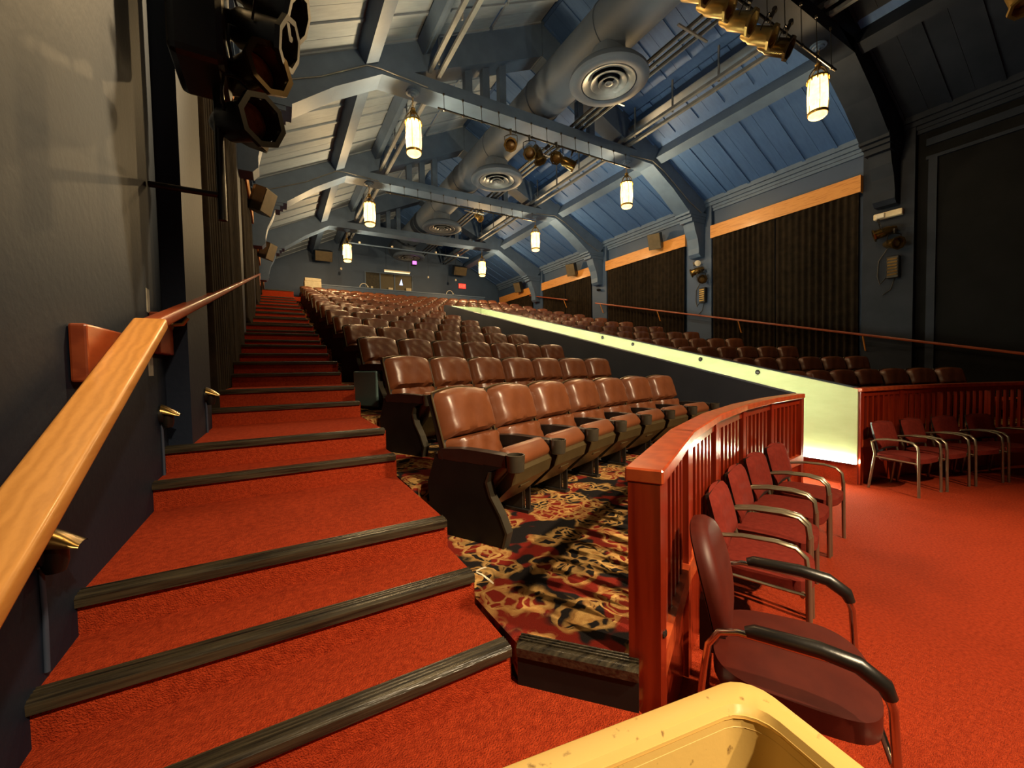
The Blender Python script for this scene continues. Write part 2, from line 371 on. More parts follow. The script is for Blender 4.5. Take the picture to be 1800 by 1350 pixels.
# purlins
for side in (0, 1):
    f = (lambda p: p) if side else mirror
    for bi, (ya, yb) in enumerate(bays[1:]):
        lx = 'window side' if side else 'stair side'
        p = part('purlin', MB().prism(f([(10.02, 7.84), (10.26, 7.72), (10.44, 8.06), (10.20, 8.18)]), ya+.26, yb-.26, 'y'), 'dark_timber' if side and bi == 0 else 'timber_paint')
        tag(p, 'grey blue purlin beam on the %s, %s roof bay from the stage' % (lx, ORD[bi]), 'beam', 'purlin beams')
        s = thing('ceiling_track', 'pair of grey metal tracks under the %s ceiling, %s roof bay' % (lx, ORD[bi]), 'track', (0, 0, 0), 0, 'ceiling tracks')
        xs = 8.85 if side else XL+XR-8.85
        for d, z in ((-.09, 8.0), (.09, 7.92)):
            part('rail', MB().box(xs+d-.04, xs+d+.04, ya+.26, yb-.26, z, z+.07), 'grey_metal', s)
        for k in range(4):
            yy = ya+.6+(yb-ya-1.2)*k/3
            part('hanger', MB().box(xs-.015, xs+.015, yy-.02, yy+.02, 8.0, roofz(xs)), 'grey_metal', s)
        pu = part('purlin', MB().prism(f([(8.92, 8.42), (9.08, 8.34), (9.2, 8.58), (9.04, 8.66)]), ya+.26, yb-.26, 'y'), 'dark_timber' if side and bi == 0 else 'timber_paint')
        tag(pu, 'upper blue beam above the ceiling tracks, %s, %s bay' % (lx, ORD[bi]), 'beam', 'upper purlin beams')

# ------------------------------------------------------------------ stairs
def stair_steps():
    out = [(.62, 1.263), (.751, 1.573), (.882, 1.89)]
    for n in range(3, NROW+2):
        y = arc_at_x(9.3+1.25*(n-1), .7)-.76; z = row_z(n)
        out += [(z-.145, y-.31), (z, y)]
    return out
STEPS = stair_steps()
def make_stairs(name, x0, x1, label, mir=False):
    st = struct(name, MB().box(min(x0, x1), max(x0, x1), 1.30, 1.5, .0, .3), 'carpet_red', label=label)
    for i, (z, y) in enumerate(STEPS):
        ye = STEPS[i+1][1] if i+1 < len(STEPS) else YB
        zt = z if i+1 < len(STEPS) else Z_BACK
        zlow = .0 if i == 0 else STEPS[i-1][0]-.03
        a, b = x0, x1
        m = MB().rbox(min(a, b), max(a, b), y, ye+.03, zlow, zt, .008, 1)
        part('tread', m, 'carpet_red', st)
        m = MB(); xa, xb = (min(a, b)+.015, max(a, b)-.01)
        m.prism([(y-.020, zt-.028), (y-.022, zt+.002), (y-.010, zt+.010), (y+.048, zt+.008), (y+.051, zt), (y-.008, zt-.002), (y-.010, zt-.028)], xa, xb, 'x')
        for q in (.008, .022, .036): m.box(xa, xb, y+q, y+q+.006, zt+.006, zt+.0125)
        part('nosing_strip', m, 'nosing', st)
    return st
make_stairs('stairs_left', XL-.02, .70, 'red carpeted stairs with black nosing strips along the left wall')
make_stairs('stairs_right', XL+XR-.70, XR+.02, 'red carpeted stairs along the curtained wall')

# ------------------------------------------------------------------ seating tiers
def tier_poly(Ra, Rb, xa, xb, n=14):
    P = []
    for R_, rev in ((Ra, False), (Rb, True)):
        a0 = asin((AC[0]-xa)/R_); a1 = asin((AC[0]-xb)/R_)
        seg = [arc(R_, a0+(a1-a0)*i/n) for i in range(n+1)]
        P += seg[::-1] if rev else seg
    return P
XA = .70; XAR = XL+XR-.70
for n in range(1, NROW+1):
    Ra = 9.06 if n == 1 else 9.3+1.25*(n-1); Rb = 10.55+1.25*(n-1)+.05; z = row_z(n)
    zl = 0.001 if n == 1 else row_z(n-1)-.05
    if n <= NSPLIT:
        if n == 1:
            P = tier_poly(9.06, 10.6, 1.02, PX0); i = P.index(P[-1])
            Pl = [(.722, 1.252), (.985, .93)]+tier_poly(9.06, 10.6, 1.02, PX0)
            Pl = Pl[:-1]+[(XA+.002, 2.56), (XA+.002, 1.2)]
            Pl = [(.722, 1.252), (1.0, .94)]+P[:-1]+[(XA+.002, 2.56)]
        else: Pl = tier_poly(Ra, Rb, XA+.002, PX0)
        struct('tier_left', MB().prism(Pl, zl, z), 'carpet_brocade', label='brocade carpeted seating tier, %s row left of the entry passage' % ORD[n-1])
        xs = 11.0 if n == 1 else XAR-.002
        Pr = tier_poly(Ra, Rb, PX1+.2, xs)
        struct('tier_right', MB().prism(Pr, zl, z), 'carpet_brocade', label='brocade carpeted seating tier, %s row right of the entry passage' % ORD[n-1])
    else:
        struct('tier_rear', MB().prism(tier_poly(Ra, Rb, XA+.002, XAR-.002, 24), zl, z), 'carpet_brocade', label='brocade carpeted rear seating tier, %s row from the stage' % ORD[n-1])
struct('floor_rear', MB().box(XA, XAR, 20.3, YB, 3.0, 4.93), 'carpet_red', label='carpeted rear cross aisle behind the last row')
# edge nosing at the head of the first tier
d = Vector((1.0-.722, .94-1.252, 0)); L = d.length; ang = atan2(d.y, d.x)
m = MB(); Mx = tr(.722, 1.252, .62) @ rot('Z', ang)
m.prism([(-.022, -.03), (-.024, .003), (-.012, .012), (.05, .010), (.05, 0), (-.010, 0), (-.010, -.03)], 0, L, 'x', Mx)
for q in (.008, .022, .036): m.box(0, L, q, q+.006, .009, .018, Mx)
tag(part('edge_nosing', m, 'nosing'), 'black ribbed nosing strip on the brocade carpet edge beside the rail post', 'nosing')
m = MB().box(0, L, -.012, -.002, -.62, -.03, Mx)
tag(part('riser_board', m, 'end_panel'), 'dark riser board below the brocade carpet edge', 'riser')

# ------------------------------------------------------------------ entry passage parapets
def para(xa, xb, y0, y1, za, sl, name, mat, label):
    return struct(name, MB().prism([(y0, 0), (y1, 0), (y1, za+sl*(y1-y0)), (y0, za)], xa, xb, 'x'), mat, label=label)
near_w = para(PX0, PX0+.12, 2.53, 13.8, 1.275, .2345, 'wall_parapet_near', 'navy_paint', 'dark navy parapet wall on the near side of the entry passage')
far_w = para(PX1, PX1+.16, 2.40, 13.8, 1.275, .229, 'wall_parapet_far', 'navy_paint', 'parapet wall on the far side of the entry passage')
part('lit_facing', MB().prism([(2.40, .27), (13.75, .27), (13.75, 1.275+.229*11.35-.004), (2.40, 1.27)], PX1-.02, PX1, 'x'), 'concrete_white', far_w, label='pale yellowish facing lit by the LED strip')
part('skirting', MB().box(PX1-.015, PX1, 2.40, 13.75, 0, .27), 'carpet_red', far_w)
pe = struct('wall_passage_end', MB().box(PX0, PX1+.16, 13.8, 13.92, 0, 3.9), 'navy_paint', label='end wall of the entry passage')
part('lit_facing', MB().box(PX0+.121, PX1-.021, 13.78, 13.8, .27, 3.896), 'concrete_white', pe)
for yy in (3.69, 4.70, 6.31, 7.25):
    zz = 1.275+.229*(yy-2.4)-.075
    e = part('eye_bolt', MB().lathe([(.012, 0), (.035, .004), (.038, .012), (.028, .02), (.014, .014)], 14, M=aim((PX1-.02, yy, zz), (-1, 0, 0))), 'black_metal', far_w, 40)
t = thing('led_strip', 'glowing white LED strip along the foot of the pale passage wall', 'light strip', (PX1-.02, 2.4, .30))
part('diffuser', MB().box(-.03, 0, 0, 11.3, -.022, .022), 'led', t)
part('channel', MB().box(-.032, 0, 0, 11.3, -.034, -.022), 'grey_metal', t)
t = thing('led_strip', 'LED strip under the top edge of the near parapet, facing the pale wall', 'light strip', (PX0+.12, 2.6, 1.29))
part('diffuser', MB().prism([(.0, -.16), (11.1, -.16+.2345*11.1), (11.1, -.13+.2345*11.1), (.0, -.13)], 0, .02, 'x'), 'led', t)
part('channel', MB().prism([(.0, -.175), (11.1, -.175+.2345*11.1), (11.1, -.16+.2345*11.1), (.0, -.16)], 0, .024, 'x'), 'grey_metal', t)
#__PART2__

# ================================================================== THEATRE SEATS
PITCH = .555
def pad(w, h, T, nu=14, nv=10, arch=0., p=5, q=2.6, seed=0, wr=.006, pinch=0., pv=None, ptop=None):
    pv = pv or p
    rnd = random.Random(seed); ph = [rnd.uniform(0, 6.28) for _ in range(6)]
    def fn(u, v):
        U = 2*u-1; V = 2*v-1
        prof = max(0, (1-abs(U)**p)*(1-abs(V)**(pv if V < 0 or not ptop else ptop)))**(1/q)
        x = U*w/2; z = v*h+(arch*(1-U*U)-arch)*v
        y = -T*prof
        edge = prof*(1-prof*.6)
        y += wr*prof*(sin(9*U+ph[0]+3*V)*sin(5*V+ph[1])*.5+sin(23*U+ph[2]*2+6*V)*max(0, -V)*.45+pinch*sin(31*U+ph[3])*max(0, abs(V)-.55))
        return (x, y, z)
    m = MB().grid(fn, nu, nv)
    n = nu+1
    loop = [i for i in range(n)]+[j*n+nu for j in range(1, nv+1)]+[nv*n+i for i in range(nu-1, -1, -1)]+[j*n for j in range(nv-1, 0, -1)]
    m.f.append(tuple(loop[::-1])); return m
def tf(mb, M): mb.v = [tuple(M @ Vector(p)) for p in mb.v]; return mb
TILT = radians(17)
MBACK = tr(0, .175, .345) @ rot('X', -TILT)
SEAT = {}
for k in range(3):
    SEAT['up', k] = tf(pad(.505, .335, .11, 18, 12, .040, p=7, q=2.6, seed=k, wr=.010, pinch=.6, pv=11, ptop=4.5), MBACK @ tr(0, .0, .225)).mesh('backrest_pad', 'leather', 60)
    SEAT['lo', k] = tf(pad(.49, .235, .125, 18, 10, 0, 6, 2.2, seed=k+10, wr=.020, pinch=1.4, pv=10), MBACK @ tr(0, .0, -.005)).mesh('lumbar_pad', 'leather', 60)
def shell():
    pts = [(-.255, -.1), (.255, -.1), (.265, .2), (.262, .50)]+[(.262-.262*2*i/8, .525+.033*(1-(1-2*i/8)**2)) for i in range(0, 9)]+[(-.262, .50), (-.265, .2)]
    return tf(MB().prism(pts, -.004, .035, 'y'), MBACK).mesh('back_shell', 'seat_shell')
SEAT['shell'] = shell()
def piping():
    pts = [(-.262, -.006, .0), (-.264, -.006, .5)]+[(-.258+.258*2*i/8, -.006, .532+.03*(1-(1-2*i/8)**2)) for i in range(9)]+[(.264, -.006, .5), (.262, -.006, .0)]
    return tf(MB().tube(pts, .006, 6), MBACK).mesh('piping', 'seat_pan', 50)
SEAT['pip'] = piping()
A_ = radians(43)
MC = Matrix(((1, 0, 0, 0), (0, -cos(A_), sin(A_), .07), (0, sin(A_), cos(A_), .145), (0, 0, 0, 1)))   # x, s, n
SEAT['cush'] = MB().rbox(-.242, .242, .02, .475, -.005, .13, .042, 3, MC).mesh('seat_cushion', 'leather', 55)
def pan():
    m = MB(); vs = []
    for s_, w_, n0 in ((-.02, .17, -.035), (.12, .21, -.075), (.36, .235, -.075), (.43, .235, -.035), (.43, .235, 0.0), (-.02, .2, .0)):
        vs += [(-w_, s_, n0), (w_, s_, n0)]
    fs = [(2*i, 2*i+1, 2*i+3, 2*i+2) for i in range(5)]+[(10, 11, 1, 0), tuple(range(0, 12, 2))[::-1], tuple(range(1, 12, 2))]
    m.add(vs, fs, MC); m.rbox(-.06, .06, .27, .30, -.082, -.07, .004, 1, MC); return m.mesh('seat_pan', 'seat_pan')
SEAT['pan'] = pan()
def arm():
    m = MB(); prof = [(-.255, .0), (-.1, .008), (.05, .012), (.2, .0), (.235, -.02)]
    for i in range(len(prof)-1):
        (a, za), (b, zb) = prof[i], prof[i+1]
        wa = .036; m.add([(-wa, a, .525+za), (wa, a, .525+za), (wa, b, .525+zb), (-wa, b, .525+zb), (-wa*.8, a, .455), (wa*.8, a, .455), (wa*.8, b, .46), (-wa*.8, b, .46)],
              [(0, 1, 2, 3), (7, 6, 5, 4), (0, 4, 5, 1), (1, 5, 6, 2), (2, 6, 7, 3), (3, 7, 4, 0)])
    return m
SEAT['arm'] = arm().mesh('armrest', 'seat_shell', 40)
SEAT['cup'] = MB().lathe([(.040, -.005), (.048, .0), (.052, .07), (.053, .09), (.046, .09), (.043, .015), (.0, .012)], 18, (0, -.30, .44), cap=False).mesh('cup_holder', 'cup_plastic', 40)
st_ = MB().box(-.018, .018, -.02, .2, .02, .465); st_.box(-.035, .035, -.08, .26, 0, .022); st_.box(-.008, .008, -.075, -.04, .02, .30)
SEAT['stan'] = st_.mesh('stanchion', 'seat_shell')
ep = [(-.22, 0), (.30, 0), (.33, .30), (.26, .49), (-.25, .49), (-.24, .46), (-.14, .42), (-.115, .36), (-.14, .28), (-.205, .18), (-.245, .09)]
SEAT['panel'] = MB().prism(ep, -.028, .022, 'x').mesh('end_panel', 'end_panel')
epb = [(-.245, .09), (-.205, .18), (-.14, .28), (-.115, .36), (-.14, .42), (-.155, .42), (-.13, .36), (-.155, .28), (-.22, .18), (-.26, .09), (-.235, 0), (-.22, 0)]
SEAT['trim'] = MB().prism(epb, -.034, .026, 'x').mesh('edge_trim', 'cup_plastic')
SEAT['cover'] = MB().rbox(-.035, .0, -.14, .34, .03, .45, .016, 2).mesh('side_cover', 'teal_panel')
def make_seat(var, label, group, left_panel=False, right_arm=None, cover=False):
    t = thing('theater_seat', label, 'theater seat', group=group)
    bk = part('back_shell', SEAT['shell'], None, t); part('piping', SEAT['pip'], None, bk)
    part('backrest_pad', SEAT['up', var], None, t); part('lumbar_pad', SEAT['lo', var], None, t)
    part('seat_cushion', SEAT['cush'], None, t); part('seat_pan', SEAT['pan'], None, t)
    def side(x, panel):
        a = part('armrest', SEAT['arm'], None, t, loc=(x, 0, 0)); part('cup_holder', SEAT['cup'], None, a)
        if panel:
            e = part('end_panel', SEAT['panel'], None, t, loc=(x, 0, 0)); part('edge_trim', SEAT['trim'], None, e)
        else: part('stanchion', SEAT['stan'], None, t, loc=(x, 0, 0))
    side(-PITCH/2, left_panel)
    if right_arm: side(PITCH/2, right_arm == 'panel')
    if cover: part('side_cover', SEAT['cover'], None, t, loc=(-PITCH/2-.02, 0, 0), label='teal side cover')
    return t
kinds = {}
def place_seat(n, a, kind, var, label, group):
    key = (kind, var)
    if key not in kinds:
        t = make_seat(var, label, group, kind in ('L', 'Lc'), {'R': 'panel', 'r': 'arm'}.get(kind), kind == 'Lc'); kinds[key] = t
    else: t = dup(kinds[key], label=label, group=group)
    x, y = arc(row_R(n), a); t.location = (x, y, row_z(n)); t.rotation_euler = (0, 0, a)
ROWN = lambda n: 'front row' if n == 1 else ORD[n-1]+' row'
for n in range(1, NROW+1):
    R0 = row_R(n)
    if n <= NSPLIT: secs = [('L', .97, PX0-.06), ('R', PX1+.26, 11.0)]
    else: secs = [('B', .97, 11.0)]
    for blk, xa, xb in secs:
        a0 = asin((AC[0]-xa)/R0); a1 = asin((AC[0]-xb)/R0); cnt = int((a0-a1)*R0/PITCH)
        if blk == 'R': a0 = a1+cnt*PITCH/R0          # right block is flush with its aisle
        if blk == 'B': a0 = (a0+a1)/2+cnt*PITCH/R0/2
        for k in range(cnt):
            a = a0-(k+.5)*PITCH/R0
            kind = 'M'
            if k == 0 and blk in 'LB': kind = 'Lc' if n == 3 else 'L'
            if k == cnt-1: kind = 'r' if blk == 'L' else 'R'
            who = {'L': 'brown leather theatre seat, %s from the left stairs, %s, before the bright wall',
                   'R': 'brown leather theatre seat, %s beyond the bright wall, %s',
                   'B': 'brown leather theatre seat, %s from the left stairs, %s, unbroken rear block'}[blk] % (ORD[k], ROWN(n))
            grp = {'L': 'seats between the left stairs and the passage', 'R': 'seats beyond the passage', 'B': 'seats in the rear block'}[blk]
            place_seat(n, a, kind, (k*7+n*5) % 3, who, grp)

# ================================================================== CURVED WOODEN RAILS
RR = 9.03
def make_rail(name, a0, nseg, da, label, first_post_big):
    x0, y0 = arc(RR, a0); t = thing(name, label, 'railing', (x0, y0, 0))
    O = Vector((x0, y0, 0))
    Pn = [Vector((*arc(RR, a0-da*i), 0))-O for i in range(nseg+1)]
    for i in range(nseg):
        p, q = Pn[i], Pn[i+1]; d = (q-p); Ln = d.length; an = atan2(d.y, d.x); Mx = tr(p.x, p.y, 0) @ rot('Z', an)
        part('top_cap', MB().rbox(-.012 if i else -.055, Ln+.012, -.062, .062, 1.235, 1.285, .006, 1, Mx), 'mahogany_cap', t)
        part('top_rail', MB().box(0, Ln, -.022, .022, 1.17, 1.235, Mx), 'mahogany', t)
        part('bottom_rail', MB().box(0, Ln, -.045, .03, .50, .60, Mx), 'mahogany_cap', t)
        part('kick_board', MB().box(0, Ln, -.012, .03, 0.004, .50, Mx), 'mahogany', t)
        w = .105 if (i == 0 and first_post_big) else .07
        part('post', MB().box(-w/2, w/2, -.052 if w > .1 else -.04, .052 if w > .1 else .04, 0.002, 1.235, Mx), 'mahogany', t)
        n = 6
        s0 = w/2; gap = (Ln-w/2-.035)/(n+1)
        for k in range(n):
            xx = s0+gap*(k+1)
            part('slat', MB().box(xx-.021, xx+.021, -.019, .019, .60, 1.17, Mx), 'mahogany', t)
        if i == nseg-1: part('post', MB().box(Ln-.045, Ln+.03, -.045, .045, 0.002, 1.235, Mx), 'mahogany', t)
    return t
aN = asin((6-1.075)/RR); aE = asin((6-5.06)/RR)
rl = make_rail('wooden_railing', aN, 5, (aN-aE)/5, 'curved mahogany slatted railing in front of the left seats', True)
make_rail('wooden_railing', -asin(.66/RR), 6, radians(5.9), 'mahogany slatted railing behind the far row of chairs', False)
# bolt heads on the near post
for (dx, z) in ((-.015, .72), (.028, .70)):
    part('bolt', MB().lathe([(.012, 0), (.012, .004), (.006, .007), (0, .007)], 10, M=tr(0, 0, 0) @ rot('Z', aN) @ aim((dx, -.052, z), (0, -1, 0))), 'black_metal', rl)

# ================================================================== CHAIRS ON THE STAGE FLOOR
def gchair_meshes():
    G = {}
    m = tf(pad(.47, .36, .055, 14, 10, .025, 4, 2.2, seed=3, wr=.002), tr(0, .20, .50) @ rot('X', radians(-14)))
    def curve(v):  # wrap backrest
        x, y, z = v; return (x, y-.9*x*x*.55, z)
    m.v = [curve(v) for v in m.v]; G['back'] = m.mesh('backrest', 'chair_fabric', 60)
    sh = MB().prism([(-.225, 0), (.225, 0), (.235, .2), (.20, .345), (-.20, .345), (-.235, .2)], .002, .022, 'y', tr(0, .20, .505) @ rot('X', radians(-14)))
    sh.v = [curve(v) for v in sh.v]; G['bshell'] = sh.mesh('back_shell', 'black_rubber')
    def seat(u, v):
        a = u*2*pi; r = v; ex = abs(cos(a))**.55*(1 if cos(a) >= 0 else -1); ey = abs(sin(a))**.55*(1 if sin(a) >= 0 else -1)
        return (ex*.255*min(1, r/.8), -.01+ey*.245*min(1, r/.8), .455+.012*(1-min(1, r/.8)**2)-(0 if r <= .8 else (r-.8)/.2*.055))
    G['seat'] = MB().grid(seat, 40, 10).mesh('seat', 'chair_fabric', 50)
    G['under'] = MB().rbox(-.2, .2, -.2, .19, .375, .41, .015, 2).mesh('seat_base', 'black_rubber')
    for s in (-1, 1):
        x = .262*s
        G['arm', s] = MB().tube([(x, .235, .60), (x, .19, .635), (x, .08, .655), (x, -.08, .66), (x, -.17, .645), (x, -.215, .60), (x, -.225, .52)], .02, 8, flat=.62).mesh('armrest', 'champagne', 60)
        G['fleg', s] = MB().tube([(x, -.225, .53), (x, -.235, .0)], .015, 8).mesh('leg', 'champagne', 60)
        G['rleg', s] = MB().tube([(x, .235, .61), (x, .20, .45), (x, .265, 0)], .015, 8).mesh('leg', 'champagne', 60)
        G['srail', s] = MB().tube([(x, .20, .42), (x, -.225, .40)], .009, 6).mesh('side_rail', 'champagne', 60)
    G['cross'] = MB().tube([(-.262, .21, .405), (.262, .21, .405)], .011, 6).tube([(-.262, -.2, .39), (.262, -.2, .39)], .011, 6).mesh('crossbar', 'champagne', 60)
    G['brk'] = MB().tube([(-.262, .235, .60), (-.2, .27, .60), (.2, .27, .60), (.262, .235, .60)], .012, 6).box(-.03, .03, .22, .29, .40, .72).mesh('back_bracket', 'black_rubber', 60)
    return G
G = gchair_meshes()
def make_gchair(label, group):
    t = thing('stacking_chair', label, 'chair', group=group)
    part('seat', G['seat'], None, t); part('seat_base', G['under'], None, t)
    b = part('backrest', G['back'], None, t); part('back_shell', G['bshell'], None, b); part('back_bracket', G['brk'], None, t)
    for s in (-1, 1):
        part('armrest', G['arm', s], None, t); part('leg', G['fleg', s], None, t); part('leg', G['rleg', s], None, t); part('side_rail', G['srail', s], None, t)
    part('crossbar', G['cross'], None, t); return t
g0 = None
for (ad, R_, lab_, grp) in [
    (23.6, 8.70, 'red padded chair with bronze arms, second nearest along the left railing', 'chairs along the left railing'),
    (19.75, 8.70, 'red padded chair with bronze arms, middle one along the left railing', 'chairs along the left railing'),
    (15.9, 8.70, 'red padded chair with bronze arms, fourth along the left railing', 'chairs along the left railing'),
    (12.05, 8.69, 'red padded chair with bronze arms at the bright wall end of the left railing', 'chairs along the left railing'),
    (-5.5, 8.62, 'red padded chair with pale arms beside the end post of the far railing', 'chairs along the far railing'),
    (-9.6, 8.60, 'red padded chair with pale arms, second from the end post of the far railing', 'chairs along the far railing'),
    (-13.9, 8.58, 'red padded chair with pale arms, third from the end post of the far railing', 'chairs along the far railing'),
    (-18.2, 8.56, 'red padded chair, last one at the picture edge by the far railing', 'chairs along the far railing')]:
    if g0 is None: g0 = c = make_gchair(lab_, grp)
    else: c = dup(g0, label=lab_, group=grp)
    a = radians(ad); x, y = arc(R_, a); c.location = (x, y, 0); c.rotation_euler = (0, 0, a+radians(random.uniform(-1.5, 1.5)))

# nearest chair, different make: tall oval back, black arm pads, chrome tube frame
def near_chair():
    a = radians(29.9); x, y = arc(8.60, a)
    t = thing('armchair', 'large maroon vinyl chair with oval back and black arm pads, nearest the camera', 'chair', (x, y, 0), a)
    def seat(u, v):
        A = u*2*pi; r = v; cx, sy = cos(A), sin(A)
        ex = abs(cx)**.62*(1 if cx >= 0 else -1); ey = abs(sy)**.62*(1 if sy >= 0 else -1); k = min(1, r/.75)
        return (ex*.275*k*(1-.06*ey), -.02+ey*.265*k, .47+.018*(1-k*k)-.03*max(0, -ey-.5)*k-(0 if r <= .75 else ((r-.75)/.25)**1.2*.075))
    part('seat', MB().grid(seat, 48, 12), 'chair_vinyl', t, 50)
    part('seat_base', MB().rbox(-.22, .22, -.22, .2, .37, .41, .02, 2), 'black_rubber', t)
    def back(u, v):
        A = u*2*pi; k = min(1, v/.8); ex = cos(A)*.235*(abs(cos(A))+.001)**-.15; ez = sin(A)*.23*(abs(sin(A))+.001)**-.12
        yy = -.05*(1-k*k)**.5 if v <= .8 else (v-.8)/.2*.04
        return (ex*k, yy-1.0*(ex*k)**2*.5, ez*k)
    M_ = tr(0, .245, .735) @ rot('X', radians(-13))
    b = part('backrest', tf(MB().grid(back, 40, 12), M_), 'chair_vinyl', t, 50)
    def bsh(u, v):
        p = back(u, v*.8); return (p[0]*.97, .045-1.0*(p[0])**2*.5+.01*(1-v), p[2]*.97)
    part('back_shell', tf(MB().grid(bsh, 40, 8), M_), 'black_rubber', b, 50)
    part('back_bracket', MB().box(-.035, .035, .20, .30, .40, .62), 'black_rubber', t)
    for s in (-1, 1):
        X = .295*s
        part('frame_tube', MB().tube([(X*.98, .30, .0), (X*.98, .265, .45), (X, .245, .60), (X, .21, .655), (X, .15, .672), (X, -.16, .665), (X, -.24, .63), (X, -.265, .56), (X, -.30, .0)], .0125, 8), 'chrome', t, 60)
        part('arm_pad', MB().tube([(X, .125, .682), (X, .10, .69), (X, -.08, .688), (X, -.18, .672), (X, -.245, .628), (X, -.258, .595)], [.018, .024, .026, .027, .026, .02], 10), 'black_rubber', t, 60)
    part('crossbar', MB().tube([(-.29, .27, .40), (.29, .27, .40)], .011, 6).tube([(-.29, -.27, .38), (.29, -.27, .38)], .011, 6), 'chrome', t, 60)
near_chair()

# ================================================================== TOTE BIN
t = thing('tote_bin', 'worn cream plastic tote bin in the foreground', 'bin', (.275, .165, .481), radians(-9))
bw, bd, bh = .46, .375, .52
def ring(k, z, r=.06):
    pts = []
    for (cx, cy, a0) in ((1, 1, 0), (-1, 1, 90), (-1, -1, 180), (1, -1, 270)):
        for j in range(6):
            a = radians(a0+18*j); pts.append((cx*(bw-k-r)+r*cos(a), cy*(bd-k-r)+r*sin(a), z))
    return pts
def loft(rings):
    m = MB(); n = len(rings[0]); vs = sum(rings, []); fs = []
    for i in range(len(rings)-1):
        for j in range(n): fs.append((i*n+j, i*n+(j+1) % n, (i+1)*n+(j+1) % n, (i+1)*n+j))
    m.add(vs, fs); return m
m = loft([ring(.06, 0), ring(.02, bh-.05), ring(.022, bh-.004), ring(.05, bh-.01), ring(.085, .03)])
m.f.append(tuple(range(24))[::-1]); m.f.append(tuple(range(4*24, 5*24)))
part('body', m, 'cream_plastic', t, 40)
part('rim', loft([ring(.03, bh-.06), ring(0, bh-.055), ring(-.004, bh-.004), ring(.004, bh+.004), ring(.042, bh+.002), ring(.05, bh-.012)]), 'cream_plastic', t, 50)
part('dark_contents', MB().rbox(-.33, .335, -.28, .27, .035, .24, .06, 3), 'black_rubber', t, 50)
part('inner_ridge', loft([ring(.052, bh-.03), ring(.046, bh-.022), ring(.052, bh-.014)]), 'cream_plastic', t, 60)
# ================================================================== LANTERNS
def lantern_mesh():
    G = {}
    G['canopy'] = MB().lathe([(.0, 0), (.14, 0), (.14, -.02), (.10, -.03), (.09, -.05), (.045, -.06), (.03, -.09), (0, -.09)], 20).mesh('canopy', 'timber_paint', 40)
    ch = MB()
    for i in range(5):
        c = Vector((0, 0, -.11-.045*i)); pts = []
        for j in range(9):
            a = 2*pi*j/8; v_ = (cos(a)*.018, 0, sin(a)*.03) if i % 2 else (0, cos(a)*.018, sin(a)*.03); pts.append(c+Vector(v_))
        ch.tube(pts, .005, 5, cap=False)
    G['chain'] = ch.mesh('chain', 'lamp_gold', 60)
    cr_ = MB().lathe([(.0, -.32), (.04, -.325), (.055, -.35), (.04, -.38), (.065, -.40), (.07, -.42), (.04, -.43)], 16)
    for k in range(6):
        a = k*pi/3; cr_.tube([(cos(a)*r, sin(a)*r, z) for r, z in ((.05, -.42), (.10, -.46), (.145, -.53), (.165, -.62))], .010, 6)
    cr_.lathe([(.150, -.60), (.175, -.60), (.18, -.64), (.150, -.64)], 24); cr_.lathe([(0, -.585), (.16, -.605)], 24, cap=False)
    for k in range(12):
        a = k*pi/6; cr_.lathe([(.0, -.055), (.012, -.035), (.016, 0), (0, .01)], 6, (cos(a)*.178, sin(a)*.178, -.64))
    G['crown'] = cr_.mesh('crown', 'lamp_gold', 50)
    G['glass'] = MB().lathe([(.150, -.62), (.163, -.72), (.172, -.88), (.170, -1.05), (.158, -1.26)], 24, cap=False).mesh('glass_body', 'lantern_glass', 60)
    G['bottom'] = MB().lathe([(.158, -1.262), (.150, -1.31), (.12, -1.34), (.0, -1.35)], 24, cap=False).mesh('glass_bottom', 'lantern_glass', 60)
    rb = MB()
    for k in range(6):
        a = k*pi/3+.2; rb.tube([(cos(a)*r, sin(a)*r, z) for r, z in ((.153, -.62), (.167, -.72), (.176, -.88), (.174, -1.05), (.162, -1.27))], .006, 5)
    rb.lathe([(.156, -1.235), (.168, -1.235), (.172, -1.262), (.165, -1.285), (.152, -1.285)], 24)
    G['frame'] = rb.mesh('frame', 'lamp_gold', 50)
    return G
LG = lantern_mesh()
def lantern(x, y, label, power=LANTERN_W, z=7.65):
    t = thing('hanging_lantern', label, 'lantern', (x, y, z), random.uniform(0, 1), 'gothic lanterns hanging from the trusses')
    for k, nm in (('canopy', 'canopy'), ('chain', 'chain'), ('crown', 'crown'), ('glass', 'glass_body'), ('bottom', 'glass_bottom'), ('frame', 'frame')):
        part(nm, LG[k], None, t)
    ld = bpy.data.lights.new('lantern_bulb', 'POINT'); ld.energy = power; ld.color = (1.0, .85, .64); ld.shadow_soft_size = .07
    lo = bpy.data.objects.new('bulb', ld); COL.objects.link(lo); lo.parent = t; lo.location = (0, 0, -.95)
    return t
names = ['nearest the stage', 'second from the stage', 'third from the stage', 'farthest back']
for i, y in enumerate(TY):
    lantern(2.74, y, 'glowing gothic lantern on the stair side, truss %s' % names[i], LANTERN_W*(.9 if i == 0 else 1))
    lantern(9.12, y, 'glowing gothic lantern on the window side, truss %s' % names[i], LANTERN_W*(.28 if i == 0 else 1))
#__PART3__

t = thing('tape_scrap', 'frayed pale tape scrap at the end of the second stair nosing', 'tape', (.70, 1.56, .755))
part('strand', MB().tube([(0, 0, .01), (.02, -.005, .018), (.045, .0, .015)], .006, 6, flat=.4), 'paper', t, 60)
part('strand', MB().tube([(0, 0, .006), (.018, -.02, .0), (.04, -.045, -.02), (.055, -.05, -.035)], [.004, .005, .007, .006], 6, flat=.4), 'paper', t, 60)

